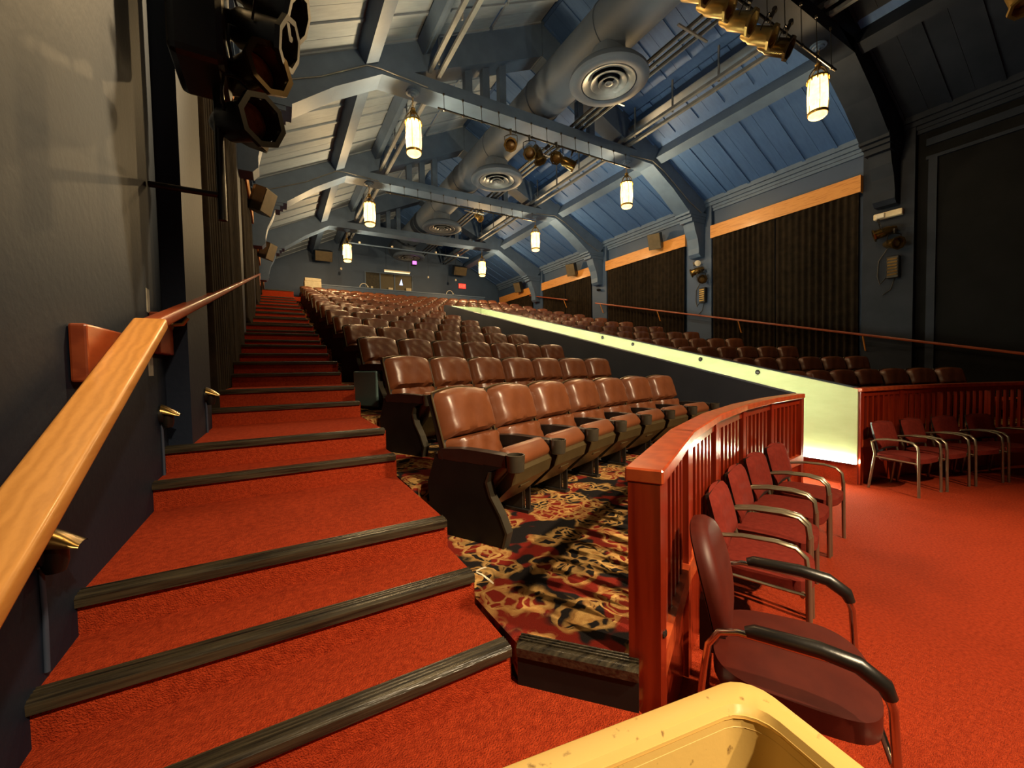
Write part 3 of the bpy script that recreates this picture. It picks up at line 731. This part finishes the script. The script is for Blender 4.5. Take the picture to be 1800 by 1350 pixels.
# ================================================================== DUCT, DIFFUSERS, CONDUITS
DX, DZ, DR = 6.15, 8.52, .52
t = thing('air_duct', 'large round grey air duct running along the ridge above the tie beams', 'duct', (DX, YF, DZ))
ys = [YF+.05, -.93, 1.6, 4.0, 6.4, 8.93, 11.4, 13.86, 16.3, 18.79, 21.2, YB-.05]
for a, b in zip(ys[:-1], ys[1:]):
    part('duct_section', MB().lathe([(DR, 0), (DR, (b-a)-.03), (DR+.018, (b-a)-.025), (DR+.018, (b-a)-.002)], 32, M=tr(0, a-YF, 0) @ rot('X', -pi/2)), 'duct_paint', t, 40)
def diffuser(y, label):
    t = thing('air_diffuser', label, 'air diffuser', (DX-.05, y, 7.48), 0, 'round air diffusers under the duct')
    part('neck', MB().lathe([(.34, .22), (.34, .60)], 28, cap=False), 'duct_paint', t, 40)
    part('outer_dome', MB().lathe([(.34, .26), (.52, .24), (.70, .17), (.79, .07), (.80, .0), (.75, -.045), (.62, -.05), (.56, -.03), (.55, .03), (.34, .2)], 40, cap=False), 'duct_paint', t, 50)
    for r0, r1, z0 in ((.42, .53, -.02), (.27, .36, -.03), (.14, .20, -.04)):
        part('cone_ring', MB().lathe([(r0*.82, z0+.09), (r0, z0+.02), (r1, z0-.015), (r1+.012, z0-.005), (r0+.01, z0+.035), (r0*.82+.01, z0+.10)], 36, cap=False), 'grey_metal', t, 50)
    part('center_cap', MB().lathe([(0, .0), (.05, -.01), (.085, -.05), (.06, -.055), (.04, -.03), (0, -.03)], 24, cap=False), 'grey_metal', t, 50)
for y, n_ in ((6.45, 'nearest the stage'), (11.4, 'second from the stage'), (16.3, 'third from the stage'), (21.2, 'farthest back')):
    diffuser(y, 'round stepped grey air diffuser, %s' % n_)
t = thing('conduit_bundle', 'bundle of dark electrical conduits running beside the air duct', 'conduit', (7.0, YF, 7.97))
for k in range(6):
    part('conduit', MB().tube([(k*.085-.1, 0, (k % 2)*.03), (k*.085-.1, YB-YF-.1, (k % 2)*.03)], .022, 8), 'grey_metal' if k % 2 else 'black_metal', t, 60)
for y in (1.6, 5.2, 7.4, 10.2, 12.5, 15.2, 17.5, 20):
    part('strut_bracket', MB().box(-.35, .5, y-YF-.02, y-YF+.02, -.045, -.015), 'grey_metal', t)
# thin conduit stapled round each truss front
for i, y in enumerate(TY[1:3]):
    pts = [(-.2, y-.275, 6.75), (.9, y-.275, 7.22), (1.75, y-.275, 7.72), (2.0, y-.275, 7.74), (3.0, y-.275, 7.68)]
    tag(part('wall_conduit', MB().tube(pts, .014, 6), 'grey_metal', None, 60), 'thin grey conduit clipped across the stair side of truss %s' % ['two', 'three'][i], 'conduit')
    pts = [(9.0, y-.275, 7.68), (9.9, y-.275, 7.74), (10.4, y-.275, 7.55), (11.6, y-.275, 6.85), (12.2, y-.275, 6.6)]
    tag(part('wall_conduit', MB().tube(pts, .014, 6), 'grey_metal', None, 60), 'thin grey conduit clipped across the window side of truss %s' % ['two', 'three'][i], 'conduit')

# ================================================================== STAGE LIGHTS
def par_meshes(body, rim):
    G = {}
    G['body'] = MB().lathe([(.0, -.30), (.05, -.295), (.075, -.24), (.08, -.20), (.105, -.16), (.11, .0), (.112, .10), (.106, .10), (.104, .02)], 20, cap=False).mesh('housing', body, 45)
    G['lens'] = MB().lathe([(0, .03), (.06, .025), (.104, .005)], 20, cap=False).mesh('lens', 'lens_glass', 60)
    fr = MB().lathe([(.118, .09), (.15, .095), (.15, .125), (.118, .125), (.118, .09)], 8, cap=False)
    G['frame'] = fr.mesh('gel_frame', rim)
    G['yoke'] = MB().tube([(-.12, 0, -.04), (-.14, .10, -.04), (-.135, .19, -.04), (-.06, .215, -.04), (.06, .215, -.04), (.135, .19, -.04), (.14, .10, -.04), (.12, 0, -.04)], .010, 6, flat=.6).mesh('yoke', 'black_metal', 50)
    G['clamp'] = MB().box(-.02, .02, .205, .30, -.06, -.02).lathe([(.03, -.03), (.03, .03)], 10, M=tr(0, .30, -.04) @ rot('Y', pi/2)).mesh('clamp', 'black_metal')
    return G
PB = par_meshes('black_metal', 'black_metal'); PG = par_meshes('lamp_gold', 'lamp_gold'); PZ = par_meshes('bronze_metal', 'bronze_metal')
def par(G, loc, d, label, group, s=1.0, spot=None, name='stage_light'):
    t = thing(name, label, 'stage light', group=group)
    z = Vector(d).normalized(); up = Vector((0, 0, 1)); x = up.cross(z)
    if x.length < 1e-3: x = Vector((1, 0, 0))
    x.normalize(); y = z.cross(x)
    t.matrix_world = Matrix(((x.x*s, y.x*s, z.x*s, loc[0]), (x.y*s, y.y*s, z.y*s, loc[1]), (x.z*s, y.z*s, z.z*s, loc[2]), (0, 0, 0, 1)))
    for k, nm in (('body', 'housing'), ('lens', 'lens'), ('frame', 'gel_frame'), ('yoke', 'yoke'), ('clamp', 'clamp')): part(nm, G[k], None, t)
    if spot:
        ld = bpy.data.lights.new('stage_beam', 'SPOT'); ld.energy, ld.color, ld.spot_size, ld.spot_blend = spot[0], spot[1], radians(spot[2]), spot[3]
        ld.shadow_soft_size = .10
        lo = bpy.data.objects.new('beam', ld); COL.objects.link(lo); lo.parent = t; lo.location = (0, 0, .16); lo.rotation_euler = (pi, 0, 0)
    return t
def batten_bar(y, x0, x1, z, nrod, label):
    t = thing('lighting_bar', label, 'lighting bar', (0, y, z))
    part('pipe', MB().tube([(x0, 0, 0), (x1, 0, 0)], .022, 10), 'black_metal', t, 60)
    for k in range(nrod):
        x = x0+.15+(x1-x0-.3)*k/(nrod-1)
        part('hanger_rod', MB().tube([(x, 0, 0), (x, .02, 7.66-z)], .007, 6).lathe([(.02, 7.62-z), (.024, 7.66-z)], 8, (x, .02, 0)).lathe([(0, -.04), (.028, -.02), (.028, .02), (0, .03)], 8, (x, 0, 0)), 'black_metal', t)
    return t
batten_bar(TY[0]-.33, 3.0, 9.0, 6.95, 12, 'black pipe lighting bar under the truss nearest the stage')
batten_bar(TY[1]-.30, 3.2, 8.95, 7.30, 13, 'black pipe lighting bar under the second truss')
batten_bar(TY[2]-.30, 3.2, 8.95, 7.36, 13, 'black pipe lighting bar under the third truss')
for k, (x, col) in enumerate(((4.5, PG), (5.0, PG), (5.5, PG), (6.02, PG), (6.56, PG), (7.02, PZ))):
    par(col, (x, TY[0]-.40, 6.58), (.36, -.78, -.50), 'brass coloured stage light with octagonal frame, %s in the near overhead row' % ORD[k] if k < 5 else 'dark bronze stage light at the end of the near overhead row', 'stage lights on the near bar', 1.15)
for k, (x, z, d) in enumerate(((5.02, 6.95, (-.5, -.7, -.3)), (5.55, 6.93, (-.35, -.5, -.6)), (5.82, 6.88, (.1, -.3, -.9)), (6.38, 6.98, (-.6, -.5, -.35)), (6.78, 6.92, (.9, -.3, -.4)))):
    par(PZ, (x, TY[1]-.30, z), d, 'glossy bronze stage light on the second bar, %s from the stair side' % ORD[k], 'stage lights on the second bar', 1.1)
par(PG, (6.5, TY[2]-.30, 7.10), (.2, -.6, -.5), 'small brass stage light alone on the third bar', 'stage lights on the third bar', .9)
# stage-side bar behind the camera that lights the stage floor and the foot of the stairs
batten_bar(-3.6, .5, 9.0, 6.75, 14, 'black pipe lighting bar above the stage, behind the camera')
WARM = (1.0, .76, .47)
par(PB, (1.9, -3.6, 6.35), (-.17, .95, -1.02), 'black stage light above the stage lighting the stairs', 'lit stage lights above the stage', 1.1, (2300, WARM, 42, .95))
par(PB, (3.9, -3.6, 6.35), (-.04, .88, -1.16), 'black stage light above the stage lighting the railing and chairs', 'lit stage lights above the stage', 1.1, (4200, WARM, 70, 1.0))
# left boom: PARs near the wall
for k, (p, d) in enumerate((((.08, 2.95, 3.86), (.75, -.25, -.35)), ((.02, 2.95, 3.66), (.9, -.35, -.25)), ((-.05, 2.95, 3.43), (.55, -.75, -.05)), ((-.10, 2.95, 3.13), (.55, -.70, -.15)))):
    par(PB if k in (0, 1, 3) else PZ, p, d, ['black stage light, topmost on the wall boom', 'black stage light, second from the top on the wall boom', 'amber tinted stage light with ribbed lens on the wall boom', 'black stage light, lowest on the wall boom'][k], 'stage lights on the wall boom', 1.0)
t = thing('boom_pole', 'vertical black boom pole carrying stage lights beside the left wall', 'pole', (-.26, 3.05, 2.55))
part('pole', MB().tube([(0, 0, 0), (0, 0, 2.2)], .024, 10), 'black_metal', t, 60)
for z in (.15, 1.9): part('wall_arm', MB().tube([(0, 0, z), (-.34, 0, z)], .018, 8), 'black_metal', t, 60)
for z in (.62, .88, 1.12, 1.34): part('cross_arm', MB().tube([(0, 0, z), (.22, -.06, z)], .014, 8), 'black_metal', t, 60)
for k, pts in enumerate(([(-.22, 3.0, 4.7), (-.1, 2.95, 4.3), (.05, 2.95, 4.05), (.12, 3.0, 3.85)], [(-.24, 3.05, 4.2), (-.12, 3.0, 3.75), (0, 2.98, 3.7), (.03, 3.0, 3.55)], [(-.25, 3.0, 3.9), (-.2, 2.95, 3.4), (-.1, 2.92, 3.3), (-.06, 3.0, 3.2)])):
    tag(part('power_cable', MB().tube(pts, .007, 6), 'black_rubber', None, 60), 'loose black cable, %s of those looping at the wall boom' % ORD[k], 'cable')
# amber gelled stage light on the near bar, aimed at the upper left wall
par(PG, (2.2, TY[0]-.40, 6.6), (-2.8, -1.1, -2.5), 'amber lit stage light on the near bar aimed at the left wall', 'stage lights on the near bar', 1.0, (7400, (1.0, .66, .29), 44, .9))

# loudspeakers
def speaker(loc, rz, tilt, size, label, mat='speaker_brown'):
    w, dd, h = size; t = thing('loudspeaker', label, 'speaker', loc, rz, 'wall loudspeakers')
    M_ = rot('X', tilt)
    part('cabinet', MB().prism([(-w/2*.6, dd/2), (w/2*.6, dd/2), (w/2, dd/6), (w/2, -dd/2), (-w/2, -dd/2), (-w/2, dd/6)], -h/2, h/2, 'z', M_), 'black_rubber', t)
    part('grille', MB().rbox(-w/2+.012, w/2-.012, -dd/2-.018, -dd/2, -h/2+.012, h/2-.012, .006, 1, M_), mat, t)
    part('bracket', MB().box(-.03, .03, dd/2-.02, dd/2+.14, -.04, .04), 'black_metal', t)
    return t
for k, (y, z) in enumerate(((10.5, 6.20), (15.4, 6.24), (20.3, 6.30))):
    speaker((XR-.42, y, z), radians(-70), radians(20), (.46, .36, .55), 'brown angled loudspeaker above the curtains, right wall, %s from the stage' % ORD[k])
for k, (y, z) in enumerate(((6.6, 5.02), (11.3, 5.65), (16.2, 5.75))):
    speaker((XL+.40, y, z), radians(62), radians(20), (.46, .36, .55), 'brown angled loudspeaker high on the left wall, %s from the stage' % ORD[k])
t = thing('loudspeaker', 'large black loudspeaker hung upright on the left wall', 'speaker', (XL+.16, 2.98, 3.32), radians(0))
part('cabinet', MB().rbox(-.0, .26, -.22, .22, 0, 1.25, .04, 2), 'black_rubber', t); part('bracket', MB().box(-.13, .02, -.05, .05, .5, .7), 'black_metal', t)
for k, x in enumerate((2.2, 9.6)):
    speaker((x, YB-.75, 7.55), 0, radians(24), (.8, .5, .5), 'brown loudspeaker hung before the rear wall, %s side' % ('stair' if k == 0 else 'exit sign'))

# ================================================================== CURTAINS AND VALANCE BOARDS
def curtain(X, sgn, ya, yb, z0, z1, label, seed):
    t = thing('curtain', label, 'curtain', (X, (ya+yb)/2, z0), 0, 'dark pleated curtains on the side walls')
    rnd = random.Random(seed); L_ = yb-ya
    for h in (0, 1):
        a = -L_/2+h*L_/2+.02; b = a+L_/2-.03; nf = int(L_/2/.16); ph = rnd.uniform(0, 6)
        def fn(u, v):
            y = a+(b-a)*u; f = sin(2*pi*nf*u+ph+.4*sin(5*u+ph))
            amp = .045+.02*sin(7*u+ph)*v
            return (sgn*(.05+amp*f*(1-.35*v)), y+.01*sin(3*v+ph), v*(z1-z0))
        m = MB().grid(fn, nf*8, 6); part('curtain_panel', m, 'curtain', t, 70)
    return t
def valance(X, sgn, ya, yb, label, z0=5.75):
    t = thing('valance_board', label, 'valance', (X, (ya+yb)/2, z0), 0, 'oak valance boards over the curtains')
    L_ = yb-ya; xs = sorted((0, sgn*.03))
    part('face_board', MB().box(xs[0], xs[1], -L_/2, -.001, 0, .40), 'oak_board', t); part('face_board', MB().box(xs[0], xs[1], .001, L_/2, 0, .40), 'oak_board', t)
    xs = sorted((0, -sgn*.18)); part('return_board', MB().box(xs[0], xs[1], -L_/2, -L_/2+.025, 0, .40), 'oak_board', t); part('return_board', MB().box(xs[0], xs[1], L_/2-.025, L_/2, 0, .40), 'oak_board', t)
bayR = [(4.5, 8.46), (9.41, 13.38), (14.34, 18.30), (19.19, 23.1)]
for i, (a, b) in enumerate(bayR):
    zf = max(.9, row_z(max(1, min(NROW, int((a+3)/1.25)-1)))-1.2) 
    curtain(XR-.12, -1, a+.03, b-.03, .7, 5.80, 'dark brown pleated curtain on the right wall, %s bay from the stage' % ORD[i], i)
    valance(XR-.20, -1, a, b, 'oak valance board over the right wall curtain, %s bay from the stage' % ORD[i])
bayL = [(4.25, 8.1), (9.2, 13.05), (14.1, 17.95), (19.0, 22.9)]
for i, (a, b) in enumerate(bayL):
    curtain(XL+.06, 1, a+.03, b-.03, 1.2 if i == 0 else 1.6+1.1*i, 5.66, 'dark pleated curtain on the left wall above the stairs, %s bay' % ORD[i], 10+i)
    valance(XL+.15, 1, a, b, 'oak valance board over the left wall curtain, %s bay' % ORD[i], 5.62)

# ================================================================== HANDRAILS
t = thing('handrail', 'oak handrail climbing along the left wall', 'handrail', (XL, 0, 0))
def board(p, q, w, h, cut=0):
    p, q = Vector(p), Vector(q); d = (q-p); L_ = d.length; y = d.normalized(); x = Vector((1, 0, 0)); z = x.cross(y).normalized()
    M_ = Matrix(((x.x, y.x, z.x, p.x), (x.y, y.y, z.y, p.y), (x.z, y.z, z.z, p.z), (0, 0, 0, 1)))
    return MB().rbox(-w/2, w/2, 0, L_, -h, 0, .012, 3, M_)
part('lower_rail', board((.135, .55, 1.03), (.135, 2.33, 1.87), .115, .05), 'oak', t, 40)
part('upper_rail', board((.135, 2.31, 1.862), (.135, 18.0, 1.862+.222*15.7), .065, .055), 'cherry', t, 40)
part('end_newel', MB().lathe([(.02, -.5), (.035, -.42), (.02, -.3), (.03, -.2), (.028, -.06)], 10, (.135, 17.6, 5.30)), 'cherry', t, 40)
for (y0, y1, z0, z1) in ((1.93, 2.33, 1.60, 1.80), (2.95, 3.27, 1.74, 1.97)):
    part('bracket_block', MB().rbox(.002, .05, y0, y1, z0, z1, .008, 2), 'cherry', t)
    part('bracket_arm', MB().tube([(.05, y1-.06, z1-.05), (.11, y1-.06, z1-.04), (.135, y1-.06, z1+.0)], .011, 8).lathe([(.028, 0), (.028, .008), (.014, .014)], 12, M=aim((.05, y1-.06, z1-.05), (1, 0, 0))), 'lamp_gold', t, 50)
for y in (4.6, 6.9, 9.3, 12.0, 14.8):
    z = 1.862+.222*(y-2.31)
    part('bracket_arm', MB().tube([(.0, y, z-.16), (.09, y, z-.15), (.135, y, z-.05)], .010, 8), 'lamp_gold', t, 50)
for nm, (ya, za, yb, zb), lb in (('handrail', (1.0, 1.55, 13.9, 4.47), 'long cherry handrail along the right wall curtains'), ('handrail', (15.9, 4.92, 19.3, 5.68), 'short upper cherry handrail near the rear of the right wall')):
    t = thing(nm, lb, 'handrail', (XR-.34, 0, 0))
    part('rail', board((0, ya, za), (0, yb, zb), .06, .055), 'cherry', t, 40)
    n_ = 5 if yb-ya > 5 else 2
    for k in range(n_):
        y = ya+.3+(yb-ya-.6)*k/(n_-1); z = za+(zb-za)*(y-ya)/(yb-ya)
        part('bracket', MB().tube([(.34, y, z-.42), (.16, y, z-.40), (0, y, z-.06)], .018, 8).box(.28, .34, y-.04, y+.04, z-.62, z-.28), 'oak', t, 40)

# ================================================================== STEP LIGHTS AND WALL DETAILS
def step_light(x, y, z, label, drop):
    t = thing('step_light', label, 'wall light', (x, y, z), 0, 'brass step lights on the left wall')
    part('back_plate', MB().lathe([(0, 0), (.052, 0), (.052, .018), (.04, .024)], 18, M=aim((0, 0, 0), (1, 0, 0))), 'black_metal', t, 40)
    def hood(u, v):
        a = pi*u; r = .05*(1-.25*v); return (.01+.085*v, -r*cos(a), .012+r*sin(a)*(1-.75*v*v)-.02*v)
    part('hood', MB().grid(hood, 14, 8), 'bronze_metal', t, 60)
    part('socket', MB().lathe([(.022, -.075), (.03, -.05), (.03, .0)], 12, (.035, 0, 0)), 'black_metal', t, 50)
    part('cord', MB().tube([(.006, .0, -.06), (.006, .006, -drop*.6), (.006, .0, -drop)], .007, 6), 'navy_paint', t, 60)
step_light(XL, 1.66, 1.135, 'brass step light on the left wall, lowest', .36)
step_light(XL, 3.10, 1.385, 'brass step light on the left wall, middle one beside the pilaster', .42)
step_light(XL+.12, 3.86, 1.46, 'brass step light on the pilaster, uppermost', .40)
for k, (y, z, h, w) in enumerate(((2.95, 1.70, .17, .10), (2.96, 2.03, .13, .07))):
    part('scuffed_patch', MB().box(XL-.001, XL+.0015, y-w/2, y+w/2, z-h/2, z+h/2), 'scuff', wl)
# fittings on the right pillars
def pillar_fit(y, zt, tagname, em):
    x = XR-.14
    par(PZ, (x-.22, y+.12, zt), (-.35, .9, -.25), 'bronze stage light pointing back on the %s right pillar' % tagname, 'stage lights on the right pillars', 1.0)
    par(PZ, (x-.26, y-.15, zt-.30), (-.6, -.8, -.2), 'bronze stage light facing the stage on the %s right pillar' % tagname, 'stage lights on the right pillars', 1.0)
    t = thing('dimmer_pack', 'ribbed dimmer pack with cables on the %s right pillar' % tagname, 'dimmer pack', (x, y-.08, zt-1.05))
    part('case', MB().rbox(-.14, 0, -.11, .11, 0, .5, .012, 1), 'black_metal', t)
    for k in range(6): part('rib', MB().box(-.155, -.14, -.085, .085, .06+k*.07, .095+k*.07), 'lamp_gold' if em else 'bronze_metal', t)
    part('cable', MB().tube([(-.06, .12, .05), (-.05, .25, -.1), (-.03, .3, .1), (-.04, .28, .45), (-.05, .12, .7)], .012, 6), 'black_rubber', t, 60)
    part('cable', MB().tube([(-.06, -.02, .0), (-.04, .05, -.25), (-.03, .2, -.35)], .012, 6), 'black_rubber', t, 60)
pillar_fit(TY[1]-.12, 4.75, 'second', True); pillar_fit(TY[0]-.05, 4.6, 'near', False)
t = thing('emergency_light', 'small round lamp above the fittings on the second right pillar', 'wall lamp', (XR-.3, TY[1]-.05, 5.02))
part('lamp_head', MB().lathe([(0, 0), (.08, .01), (.10, .05), (.09, .06)], 16, M=aim((0, 0, 0), (-.6, -.7, .1))), 'white_metal', t, 50); part('stem', MB().tube([(0, 0, 0), (.16, .05, 0)], .015, 6), 'black_metal', t)
t = thing('emergency_light', 'pale emergency light box under the corbel of the near right pillar', 'wall lamp', (XR-.14, TY[0]-.02, 5.02))
part('box', MB().rbox(-.12, 0, -.26, .26, -.06, .08, .02, 2), 'paper', t); part('reflector', MB().rbox(-.16, -.1, .04, .2, -.05, .06, .02, 2), 'white_metal', t)
t = thing('camera_dome', 'small dark security lamp on the third right pillar', 'wall lamp', (XR-.14, TY[2]-.05, 5.0))
part('body', MB().lathe([(0, -.06), (.07, -.03), (.09, .03), (.05, .06)], 14, (-.1, 0, 0)), 'black_metal', t, 50); part('arm', MB().box(-.08, 0, -.02, .02, .02, .06), 'black_metal', t)

# ================================================================== REAR OF THE HALL
t = thing('counter_wall', 'low blue grey counter wall behind the last row of seats', 'counter', (XC, 21.85, 4.9))
part('front', MB().box(-4.1, 4.7, 0, .12, 0, .92), 'wall_paint', t); part('ledge', MB().box(-4.15, 4.75, -.04, .34, .92, .965), 'timber_paint', t)
t = thing('paper_stack', 'stack of pale programme boxes on the end of the rear counter', 'paper stack', (1.55, 21.55, 4.93), radians(4))
part('lower_box', MB().rbox(-.36, .36, -.2, .2, .45, .95, .012, 1), 'paper', t); part('upper_box', MB().rbox(-.34, .36, -.19, .2, .955, 1.10, .012, 1), 'paper', t); part('stand', MB().box(-.3, .3, -.16, .16, .0, .45), 'black_metal', t)
for k, x in enumerate((3.95, 8.6)):
    t = thing('desk_lamp', 'small %s on the rear counter' % ('arched desk lamp' if k == 0 else 'coiled headset'), 'desk lamp', (x, 21.98, 5.865))
    part('base', MB().lathe([(.12, 0), (.12, .02), (.03, .035)], 14), 'black_metal', t, 40)
    part('arc', MB().tube([(-.2, 0, .02)]+[(-.2*cos(pi*i/8), 0, .02+.22*sin(pi*i/8)) for i in range(1, 8)]+[(.2, 0, .08)], .018, 8), 'white_metal', t, 60)
    part('head', MB().lathe([(.03, .05), (.06, .02), (.065, 0)], 12, (.2, 0, .05)), 'white_metal', t, 50)
# booth window
wn = thing('window_1', 'projection booth window in the rear wall', 'window', (5.65, YB-.02, 6.62)); 
for k in ('label', 'category'): del wn[k]
wn['kind'] = 'structure'; wn['label'] = 'projection booth window in the rear wall'
part('recess', MB().box(-1.3, 1.3, .0, .015, -.46, .46), 'booth_dark', wn)
for x in (-1.32, -.52, .28, 1.30): part('mullion', MB().box(x-.03, x+.03, -.05, .0, -.46, .46), 'timber_paint', wn)
for z in (-.48, .46): part('frame_rail', MB().box(-1.36, 1.36, -.05, .0, z, z+.05), 'timber_paint', wn)
for (a, b) in ((-.49, .25), (.31, 1.27)): part('pane', MB().box(a, b, -.012, -.004, -.44, .45), 'booth_glow', wn)
part('booth_screen', MB().prism([(.55, -.1), (.75, -.1), (.68, .25)], -.02, -.013, 'y'), 'screen_blue', wn)
part('sill', MB().box(-1.45, 1.45, -.22, .0, -.53, -.48), 'paper', wn)
for (x, z, w, h) in ((-1.05, -.46, .1, .14), (-.1, -.46, .25, .14), (.9, -.46, .3, .2)): part('sill_item', MB().rbox(x, x+w, -.18, -.08, z-.02, z+h, .01, 1), 'paper', wn)
t = thing('fluorescent_light', 'hanging fluorescent light fitting before the booth window', 'light fitting', (5.8, 22.5, 6.98))
part('body', MB().box(-.70, .70, -.06, .06, 0, .06), 'white_metal', t); part('tube', MB().tube([(-.68, 0, -.03), (.68, 0, -.03)], .03, 8), 'fluorescent', t, 60)
for x in (-.6, .6): part('hanger', MB().tube([(x, 0, .06), (x, 0, 1.3)], .006, 5), 'black_metal', t)
t = thing('exit_sign', 'red illuminated EXIT sign on the rear wall', 'exit sign', (10.08, YB-.06, 6.78))
part('housing', MB().rbox(-.25, .25, 0, .06, -.16, .16, .01, 1), 'black_metal', t); part('face', MB().box(-.23, .23, -.008, 0, -.14, .14), 'exit_red', t)
fc = bpy.data.curves.new('exit_text', 'FONT'); fc.body = 'EXIT'; fc.size = .22; fc.align_x = 'CENTER'; fc.align_y = 'CENTER'; fc.extrude = .004
fo = bpy.data.objects.new('exit_text_curve', fc); COL.objects.link(fo); bpy.context.view_layer.update()
me = bpy.data.meshes.new_from_object(fo.evaluated_get(bpy.context.evaluated_depsgraph_get())); bpy.data.objects.remove(fo)
me.materials.clear(); me.materials.append(MATS['white_metal'])
link('lettering', me, t, M=tr(0, -.012, 0) @ rot('X', pi/2))
t = thing('effect_lamp', 'small purple glowing lamp beneath the farthest diffuser', 'lamp', (6.28, 20.9, 7.15))
part('lens', MB().rbox(-.10, .10, -.06, 0, -.08, .08, .01, 1), 'purple_lamp', t); part('housing', MB().rbox(-.13, .13, 0, .2, -.12, .12, .02, 1), 'black_metal', t); part('stem', MB().tube([(0, .1, .1), (0, .1, .35)], .015, 6), 'black_metal', t)
for k, x in enumerate((2.95, 7.5, 9.15)):
    t = thing('hanging_microphone', 'tiny hanging microphone before the rear wall, %s from the stairs' % ORD[k], 'microphone', (x, 22.4, 6.85), 0, 'hanging microphones at the rear')
    part('capsule', MB().lathe([(0, -.1), (.05, -.07), (.05, .02), (.02, .05)], 12), 'white_metal', t, 50); part('cable', MB().tube([(0, 0, .05), (0, 0, roofz(x)-6.84)], .006, 5), 'black_rubber', t)
# soffit over the rear stairs and side portal
struct('wall_portal', MB().box(XL, .70, YB-.5, YB-.02, Z_BACK, 6.9), 'wall_paint', label='blue grey wall at the head of the left stairs')
t = thing('rear_pipe', 'horizontal pipe with small fittings under the rearmost truss', 'pipe', (0, 20.2, 7.55))
part('pipe', MB().tube([(3.0, 0, 0), (9.0, 0, 0)], .035, 8), 'timber_paint', t, 60)
for x in (3.5, 5.0, 7.2, 8.4): part('fitting', MB().lathe([(0, -.06), (.05, -.04), (.05, .04)], 10, (x, 0, .06)), 'white_metal', t)
for x in (3.2, 8.8): part('hanger', MB().tube([(x, 0, 0), (x, 0, .9)], .01, 5), 'black_metal', t)
# partially seen amber fixture at the upper right of the frame
t = par(PG, (9.3, 1.55, 6.72), (-.25, -.3, -.9), 'brass stage light at the upper right edge of the picture', 'stage lights over the stage', 1.3)
